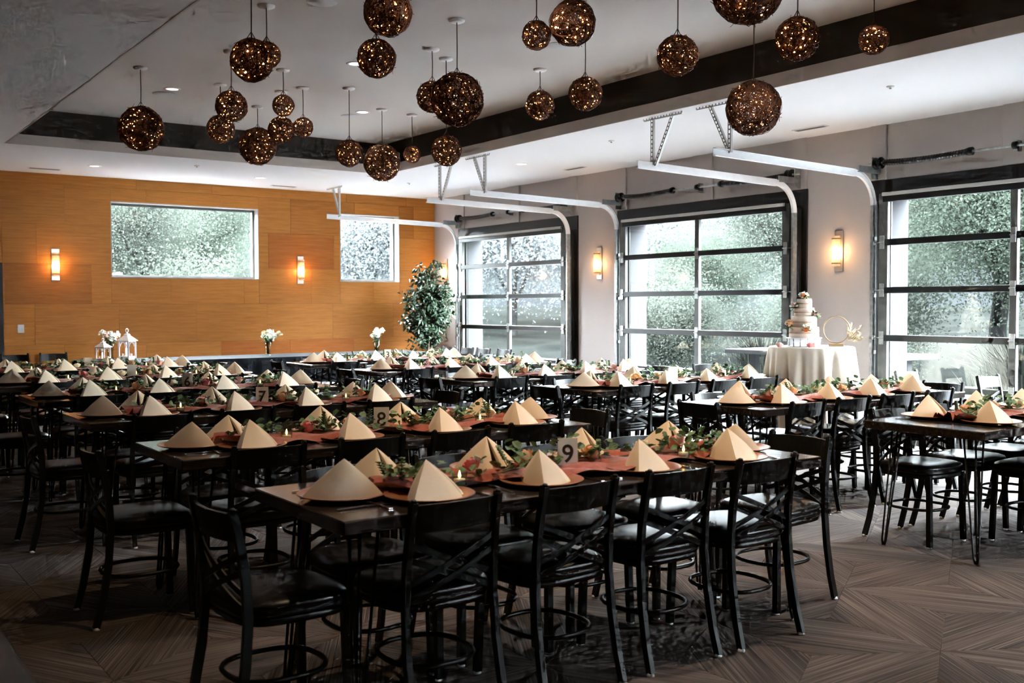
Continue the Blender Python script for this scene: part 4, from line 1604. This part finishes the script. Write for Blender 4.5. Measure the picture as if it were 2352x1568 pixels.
# ------------------------------------------------------------------ wall sconces
def sconce():
    root = thing('wall_sconce', (0, 0, 0), 'x', 'sconce')
    MB().bbox((-.055, -.014, -.225), (.055, 0, .225), .003).build('back_plate', 'sconce_metal', root)
    MB().lathe([(.044, -.165), (.044, .165)], 24, (0, -.060, 0), cap=False).build('glass_tube', 'sconce_glass', root)
    for z in (-.135, .135):
        MB().lathe([(.0445, -.006), (.050, -.006), (.050, .006), (.0445, .006), (.0445, -.006)], 24, (0, -.060, z), cap=False).bbox((-.012, -.02, z - .006), (.012, -.012, z + .006), .001).build('band', 'sconce_band', root)
    MB().lathe([(.0, -.085), (.014, -.08), (.022, -.05), (.024, -.01), (.016, .03), (.0, .045)], 14, (0, -.060, 0)).build('bulb', 'sconce_bulb', root)
    MB().lathe([(.016, -.13), (.016, -.085)], 12, (0, -.060, 0)).build('socket', 'sconce_band', root)
    ld = bpy.data.lights.new('sconce_glow', 'POINT')
    ld.energy = 16.0
    ld.color = (1.0, .56, .24)
    ld.shadow_soft_size = .05
    obj('sconce_glow', ld, root, (0, -.075, -.02))
    return root


SCO = sconce()
kids(SCO)
for k, (x, y, z, rz, lab) in enumerate(((3.196, YF, 2.058, 0, 'lit tube wall sconce on the wood wall left of the wide window'), (6.946, YF, 2.048, 0, 'lit tube wall sconce on the wood wall between the windows'),
                                        (XR, 15.352, 2.052, -PI / 2, 'lit tube wall sconce in the corner behind the ficus'), (XR, 11.197, 2.054, -PI / 2, 'lit tube wall sconce between the farthest and middle garage doors'),
                                        (XR, 7.13, 2.043, -PI / 2, 'lit tube wall sconce on the beige wall above the cake'))):
    s_ = SCO if k == 0 else copy_tree(SCO)
    s_.location = (x, y, z)
    s_.rotation_euler.z = rz
    tag(s_, lab, 'sconce', 'tube wall sconces')
sw = thing('light_switch', (2.729, YF, 1.146), 'white light switch plate on the wood wall at the left', 'switch')
MB().bbox((-.042, -.007, -.060), (.042, 0, .060), .003).build('plate', 'plastic_white', sw)
for dx in (-.018, .018):
    MB().bbox((dx - .010, -.011, -.022), (dx + .010, -.006, .022), .002).build('rocker', 'glide_white', sw)

# ------------------------------------------------------------------ long black head table
HX0, HX1, HY0, HY1, HZ = 3.16, 8.20, 13.62, 14.62, .74
ht = thing('head_table', ((HX0 + HX1) / 2, (HY0 + HY1) / 2, 0), 'long table under a floor-length black cloth before the wood wall', 'table')
hx, hy = (HX1 - HX0) / 2, (HY1 - HY0) / 2
MB().bbox((-hx, -hy, HZ - .012), (hx, hy, HZ), .005).build('cloth_top', 'cloth_black', ht)
sk = MB()
per = []
st = .035
def walk(a, b):
    n = int((Vector(b) - Vector(a)).length / st)
    return [Vector(a).lerp(Vector(b), i / n) for i in range(n)]
ring = walk((-hx, -hy, 0), (hx, -hy, 0)) + walk((hx, -hy, 0), (hx, hy, 0)) + walk((hx, hy, 0), (-hx, hy, 0)) + walk((-hx, hy, 0), (-hx, -hy, 0))
N = len(ring)
vs = []
for lv, z in enumerate((HZ - .002, HZ - .05, .3, .01)):
    for i, q in enumerate(ring):
        wv = (.0, .006, .018, .026)[lv] * math.sin(i * .9) + (.0, .0, .008, .012)[lv] * math.sin(i * .37)
        o_ = Vector((q.x / hx if abs(q.x) >= hx - .04 else 0, q.y / hy if abs(q.y) >= hy - .04 else 0, 0))
        vs.append((q.x + o_.x * (wv + .004), q.y + o_.y * (wv + .004), z))
sk.add(vs, [(l * N + i, l * N + (i + 1) % N, (l + 1) * N + (i + 1) % N, (l + 1) * N + i) for l in range(3) for i in range(N)], True)
sk.build('skirt', 'cloth_black', ht)


def lantern(x, y, w, h, lab):
    t = thing('lantern', (x, y, HZ), lab, 'lantern', 'white lanterns', R(38))
    b = h * .60          # body height
    f = MB()
    f.bbox((-w / 2, -w / 2, 0), (w / 2, w / 2, h * .05), .003)
    f.bbox((-w / 2, -w / 2, b - h * .03), (w / 2, w / 2, b), .003)
    for sx in (-1, 1):
        for sy in (-1, 1):
            f.bbox((sx * w * .45 - w * .06, sy * w * .45 - w * .06, h * .05), (sx * w * .45 + w * .06, sy * w * .45 + w * .06, b - h * .03), .002)
    f.build('frame', 'lantern_white', t)
    # window fretwork: arched head and sill on each side
    for k in range(4):
        m = MB()
        for i in range(6):
            a0, a1 = PI * i / 6, PI * (i + 1) / 6
            rr_ = w * .34
            zc = b - h * .03 - w * .36
            m.sweep([(rr_ * math.cos(a0), 0, zc + rr_ * math.sin(a0)), (rr_ * math.cos(a1), 0, zc + rr_ * math.sin(a1))], .004, w * .10, up=(0, 1, 0))
        m.bbox((-w * .4, -.003, h * .05), (w * .4, .003, h * .12), .001)
        m.bbox((-w * .035, -.003, h * .12), (w * .035, .003, h * .2), .001)
        o = m.build('fretwork', 'lantern_white', t)
        o.rotation_euler.z = k * PI / 2
        o.location = (math.sin(k * PI / 2) * w * .45, -math.cos(k * PI / 2) * w * .45, 0)
    rf = MB()
    lv = [(w * .60, b), (w * .60, b + h * .015), (w * .20, b + h * .17), (w * .17, b + h * .20), (w * .20, b + h * .205), (w * .10, b + h * .24)]
    vs = [(sx * q, sy * q, z) for q, z in lv for sx, sy in ((-1, -1), (1, -1), (1, 1), (-1, 1))]
    rf.add(vs, [(i * 4 + j, i * 4 + (j + 1) % 4, (i + 1) * 4 + (j + 1) % 4, (i + 1) * 4 + j) for i in range(len(lv) - 1) for j in range(4)] + [(0, 3, 2, 1), (20, 21, 22, 23)])
    rf.lathe([(w * .09, b + h * .23), (w * .06, b + h * .25), (w * .08, b + h * .27), (w * .04, b + h * .29)], 12)
    rf.build('roof', 'lantern_white', t)
    rp = [(math.cos(a) * h * .065, 0, b + h * .335 + math.sin(a) * h * .065) for a in np.linspace(0, 2 * PI, 20, endpoint=False)]
    MB().tube(rp, h * .013, 8, closed=True).build('ring_handle', 'lantern_white', t)
    MB().lathe([(.0, h * .05), (w * .14, h * .05), (w * .14, b * .62), (.0, b * .62)], 14).build('candle', 'lantern_candle', t)


lantern(3.43, 14.10, .135, .30, 'small white lantern with a lit candle on the black table')
lantern(3.77, 14.22, .165, .42, 'tall white lantern with a ring handle and lit candle on the black table')


def bloom(mb, c, r, rg, petals=14):
    for k in range(petals):
        d = Vector((rg.gauss(0, 1), rg.gauss(0, 1), rg.gauss(.4, .8))).normalized()
        mb.disc_leaf(Vector(c) + d * r * .25, d, Vector((rg.gauss(0, 1), rg.gauss(0, 1), 1)), r * .9, r * .85, .3)
    mb.ball(c, r * .55, 8, 5)


def vase(x, y, lab, seed, h=.19, spread=.17):
    rg = random.Random(seed)
    t = thing('flower_vase', (x, y, HZ), lab, 'vase', 'vases of flowers on the black table')
    MB().lathe([(.0, .002), (.040, .002), (.042, .006), (.036, h * .4), (.048, h), (.045, h), (.033, h * .42), (.038, .010), (.0, .010)], 22).build('glass_vase', 'vase_glass', t)
    st, lf = MB(), MB()
    tops = []
    for i in range(13):
        a = rg.uniform(0, 2 * PI); s = rg.uniform(.2, 1) * spread
        tip = Vector((math.cos(a) * s, math.sin(a) * s, h + rg.uniform(.05, .15)))
        b0 = Vector((rg.uniform(-.02, .02), rg.uniform(-.02, .02), .02))
        st.tube([b0, Vector((b0.x * -.5, b0.y * -.5, h)), tip], .0028, 5)
        tops.append(tip)
        for k in range(5):
            d = Vector((rg.gauss(0, 1), rg.gauss(0, 1), rg.gauss(-.1, .6))).normalized()
            lf.disc_leaf(Vector((b0.x, b0.y, h)).lerp(tip, rg.uniform(.1, .8)), d, (0, 0, 1), rg.uniform(.05, .085), .030)
    st.build('stems', 'stem_green', t)
    tag(lf.build('leaves', 'leaf_eucalyptus', t), kind='stuff')
    for i, tp in enumerate(tops[:9]):
        m = MB(); bloom(m, (0, 0, 0), rg.uniform(.036, .054), rg)
        m.build('bloom', 'flower_white' if i % 4 else ('rose_blush' if i % 8 else 'rose_cream'), t, tp)


vase(3.60, 14.42, 'glass vase of white flowers between the two lanterns', 3, .21, .18)
vase(5.80, 14.32, 'glass vase of white and pink flowers standing alone on the black table', 5)
vase(7.45, 14.05, 'glass vase of white flowers at the ficus end of the black table', 9, .18, .13)

# ------------------------------------------------------------------ ficus in the corner
fx, fy = 8.82, 14.80
fc = thing('potted_ficus', (fx, fy, 0), 'tall leafy artificial ficus tree in the corner by the wood wall', 'plant')
MB().lathe([(.0, .0), (.15, .0), (.19, .30), (.20, .32), (.18, .32), (.175, .27), (.0, .27)], 24).build('pot', 'pot_grey', fc)
rg = random.Random(4)
tk = MB(); lf = MB()
stems = []
for k in range(3):
    ph = 2 * PI * k / 3
    pts = [(math.cos(ph + z * 3) * .035 + .05 * math.sin(z * 1.4) - .02 * z, math.sin(ph + z * 3) * .035, .27 + z) for z in np.linspace(0, 1.45, 16)]
    tk.tube(pts, .012, 6, radii=[.016 - .0006 * i for i in range(16)])
    stems.append(pts)
anchors = []
for i in range(120):
    sp = rg.choice(stems)
    p0 = Vector(sp[rg.randint(6, 15)])
    a = rg.uniform(0, 2 * PI)
    z1 = p0.z + rg.uniform(-.12, .46)
    prof = math.sin(min(1, max(0.06, (z1 - .75) / 1.3)) * PI * .80 + .25)
    rad = (.12 + .36 * prof) * rg.uniform(.5, 1.0)
    p1 = Vector((math.cos(a) * rad - .01, math.sin(a) * rad * .9, z1))
    mid = (p0 + p1) / 2 + Vector((0, 0, .06))
    tk.tube([p0, mid, p1], .003, 4, radii=[.005, .0035, .002])
    anchors.append((p0, mid, p1))
tk.build('trunk', 'bark_ficus', fc)
for p0, mid, p1 in anchors:
    for k in range(30):
        t = rg.uniform(.25, 1.08)
        q = (p0.lerp(mid, t * 2) if t < .5 else mid.lerp(p1, (t - .5) * 2)) + Vector((rg.gauss(0, .045), rg.gauss(0, .045), rg.gauss(-.02, .045)))
        d = Vector((rg.gauss(0, .7), rg.gauss(0, .7), rg.uniform(-1.2, .3))).normalized()
        lf.disc_leaf(q, d, Vector((rg.gauss(0, 1), rg.gauss(0, 1), .8)), rg.uniform(.065, .10), rg.uniform(.032, .046), .2)
tag(lf.build('foliage', 'leaf_ficus', fc), kind='stuff')

# ------------------------------------------------------------------ cake table
CX, CY, CZ = 8.10, 6.38, 1.05
ct = thing('cocktail_table', (CX, CY, 0), 'tall round cocktail table by the beige wall, under the white cloth', 'table')
MB().lathe([(.0, CZ - .03), (.395, CZ - .03), (.395, CZ - .008), (.0, CZ - .008)], 40).build('table_top', 'table_wood', ct)
MB().lathe([(.038, .03), (.038, CZ - .03)], 18).build('column', 'galvanised', ct)
MB().lathe([(.0, 0), (.27, .0), (.27, .012), (.06, .035), (.0, .035)], 32).build('base', 'black_metal', ct)
tc = MB()
n = 220
lv = [(.0, CZ + .001, 0), (.2, CZ + .001, 0), (.392, CZ + .001, 0), (.403, CZ - .008, .0), (.410, CZ - .10, .016), (.424, CZ - .35, .046), (.440, CZ - .60, .066), (.455, CZ - .80, .078)]
vs = []
for r_, z, am in lv:
    for k in range(n):
        a = 2 * PI * k / n
        w = am * (math.sin(a * 17) * .6 + .4 * math.sin(a * 11 + 1) + .25 * math.sin(a * 34 + 2))
        hem = .03 * math.sin(a * 4 + .6) if z < CZ - .7 else 0
        vs.append(((r_ + w) * math.cos(a), (r_ + w) * math.sin(a), z + hem))
tc.add(vs, [(i * n + k, i * n + (k + 1) % n, (i + 1) * n + (k + 1) % n, (i + 1) * n + k) for i in range(len(lv) - 1) for k in range(n)], True)
tag(tc.build('tablecloth', 'cloth_white', None, (CX, CY, 0)), 'white cloth hanging in folds from the cake table', 'tablecloth')
stand_x, stand_y = CX - .135, CY - .02
cs = thing('cake_stand', (stand_x, stand_y, CZ + .003), 'clear cake stand with cut rim under the tiered cake', 'cake stand')
MB().lathe([(.0, .0), (.155, .0), (.155, .004), (.15, .006), (.0, .006)], 36).build('base_plate', 'clear_acrylic', cs)
MB().lathe([(.148, .006), (.148, .080)], 36, cap=False).build('glass_wall', 'frost_white', cs)
for k in range(14):
    a = 2 * PI * k / 14
    MB().tube([(math.cos(a) * .151, math.sin(a) * .151, .006), (math.cos(a) * .151, math.sin(a) * .151, .080)], .004, 6).build('baluster', 'steel', cs)
MB().lathe([(.0, .080), (.165, .080), (.165, .088), (.0, .088)], 36).build('top_plate', 'plastic_white', cs)
ck = thing('wedding_cake', (stand_x, stand_y, CZ + .0912), 'four-tier semi-naked wedding cake with peach and orange flowers', 'cake')
zz = 0
TIERS = [(.140, .100), (.118, .105), (.095, .078), (.072, .086)]
tops = []
for k, (r_, h_) in enumerate(TIERS):
    m = MB()
    prof = [(.0, zz), (r_ - .003, zz), (r_, zz + .004)]
    for i in range(1, 7):
        prof.append((r_ - (.0025 if i % 3 == 0 else 0), zz + h_ * i / 7))
    prof += [(r_ - .004, zz + h_), (.0, zz + h_)]
    m.lathe(prof, 40)
    t_ = m.build('tier', 'cake_cream', ck)
    MB().lathe([(r_ - .001, zz + h_ * .42), (r_ + .0006, zz + h_ * .44), (r_ + .0006, zz + h_ * .48), (r_ - .001, zz + h_ * .5)], 40, cap=False).build('sponge_line', 'cake_sponge', t_)
    tops.append((r_, zz, h_))
    zz += h_


def spray(root, pos, cols, seed, n=3, r=.024, leaf=10):
    rg = random.Random(seed)
    lf = MB()
    for i in range(leaf):
        d = Vector((rg.gauss(0, 1), rg.gauss(0, 1), rg.gauss(.1, .6))).normalized()
        lf.disc_leaf(Vector(pos), d, (0, 0, 1), rg.uniform(.05, .085), .030)
    tag(lf.build('leaves', 'leaf_eucalyptus', root), kind='stuff')
    for i in range(n):
        m = MB(); bloom(m, (0, 0, 0), r * rg.uniform(.7, 1.1), rg, 16)
        m.build('bloom', cols[i % len(cols)], root, Vector(pos) + Vector((rg.uniform(-1, 1) * r * 1.2, rg.uniform(-1, 1) * r * 1.2, rg.uniform(0, 1) * r)))


vx, vy = -.79, -.61        # towards the camera
px_, py_ = .61, -.79       # picture right
spray(ck, (0, 0, zz + .016), ['flower_orange', 'flower_white', 'rose_cream'], 1, 6, .030, 16)
spray(ck, (-px_ * .085 + vx * .03, -py_ * .085 + vy * .03, tops[3][1] + .004), ['rose_blush', 'flower_white'], 2, 4, .032, 12)
spray(ck, (px_ * .105 + vx * .04, py_ * .105 + vy * .04, tops[2][1] + .010), ['rose_blush'], 3, 2, .024, 24)
spray(ck, (-px_ * .13 + vx * .04, -py_ * .13 + vy * .04, tops[1][1] + .008), ['rose_peach', 'rose_cream', 'rose_blush'], 4, 5, .032, 16)
spray(ck, (vx * .135 + px_ * .02, vy * .135 + py_ * .02, tops[0][1] + .070), ['flower_orange', 'rose_cream', 'flower_white'], 5, 4, .036, 26)
for k, (dx, m_, lab) in enumerate(((-.22, 'rose_blush', 'blush rose lying at the left of the cake stand'), (.06, 'rose_pink', 'pink rose lying before the cake stand'), (.10, 'rose_blush', 'blush rose lying right beside the pink one'))):
    o = obj('rose', ROSES[m_], None, (stand_x + px_ * dx + vx * .19, stand_y + py_ * dx + vy * .19, CZ + .003))
    o.scale = (1.2, 1.2, 1.2)
    tag(o, lab, 'flower', 'loose roses by the cake')
hp = thing('gold_hoop', (CX + .17, CY - .16, CZ + .003), 'wooden hoop decorated with dried pampas grass right of the cake', 'decoration', None, R(-52))
rp = [(math.cos(a) * .120, 0, .160 + math.sin(a) * .128) for a in np.linspace(0, 2 * PI, 40, endpoint=False)]
MB().tube(rp, .0055, 8, closed=True).bbox((-.07, -.03, 0), (.07, .03, .026), .004).build('hoop', 'hoop_wood', hp)
rg = random.Random(6)
pm = MB()
for i in range(26):
    a = rg.uniform(-1.6, 1.5)
    d = Vector((math.cos(a), rg.gauss(0, .4), abs(math.sin(a)) * .9 + .1)).normalized()
    ln = rg.uniform(.08, .19)
    b0 = Vector((.10, 0, .05))
    pm.tube([b0, b0 + d * ln * .5, b0 + d * ln], .001, 4)
    for k in range(14):
        q = b0 + d * ln * rg.uniform(.45, 1)
        dd = (d + Vector((rg.gauss(0, .5), rg.gauss(0, .5), rg.gauss(0, .5)))).normalized()
        pm.quad_leaf(q, dd, dd.orthogonal(), .034, .008)
tag(pm.build('pampas', 'pampas', hp), kind='stuff')

# ------------------------------------------------------------------ loose chairs along the walls
for x, y, rz, lab in ((2.62, 15.36, PI, 'black cross-back chair against the wood wall, the left one of the pair'), (3.13, 15.38, PI, 'black cross-back chair against the wood wall, the right one of the pair'),
                      (8.52, 14.02, PI / 2, 'black cross-back chair beside the ficus, first of the wall row'), (8.55, 13.56, PI / 2, 'black cross-back chair before the farthest garage door, second of the wall row'),
                      (8.56, 13.10, PI / 2, 'black cross-back chair before the farthest garage door, third of the wall row'), (8.58, 12.58, PI / 2, 'black cross-back chair set apart at the end of the wall row'),
                      (9.02, 5.72, PI, 'black cross-back chair by the casing of the garage door at the picture edge'), (9.02, 4.88, PI, 'black cross-back chair before the panes of the garage door at the picture edge'),
                      (8.42, 7.86, PI, 'black cross-back chair standing before the middle garage door')):
    place_chair(x, y, rz, lab, 'spare cross-back chairs')

# pink cloth and extra greenery at the window end of the fourth table
pk = MB()
NXp, NYp = 26, 20
vs = []
for i in range(NXp + 1):
    for j in range(NYp + 1):
        u, v = i / NXp, j / NYp
        x = (u - .5) * .50 + .02 * math.sin(v * 9)
        if v < .62:
            y, z = -v * .55, .006 + .012 * math.sin(u * 14 + v * 3) ** 2
        else:
            y, z = -.345 - .012 * math.sin(u * 16) , .006 - (v - .62) * .26 * (1 - .55 * (2 * u - 1) ** 2)
        vs.append((x, y, z))
pk.add(vs, [(i * (NYp + 1) + j, i * (NYp + 1) + j + 1, (i + 1) * (NYp + 1) + j + 1, (i + 1) * (NYp + 1) + j) for i in range(NXp) for j in range(NYp)], True)
tag(pk.build('pink_cloth', 'runner_pink', None, (7.02, 8.055, TH + .005)), 'pink cloth draped over the near edge at the window end of the fourth table', 'cloth')

# ------------------------------------------------------------------ table corner in the lower left foreground
ft = thing('corner_table', (-.63, 1.9, 0), 'dark table whose corner shows at the lower left edge', 'table')
MB().bbox((-1.0, -.6, .711), (1.0, .52, TH), .004).build('table_top', 'table_wood', ft)
for sx in (-1, 1):
    for sy in (-.52, .42):
        hairpin('leg', ft, sx * .85, sy, sx, 1 if sy > 0 else -1)
o = obj('rose', ROSES['rose_pink'], None, (.27, 2.13, TH))
o.scale = (1.1,) * 3
tag(o, 'pink rose on the table corner at the lower left edge', 'flower')
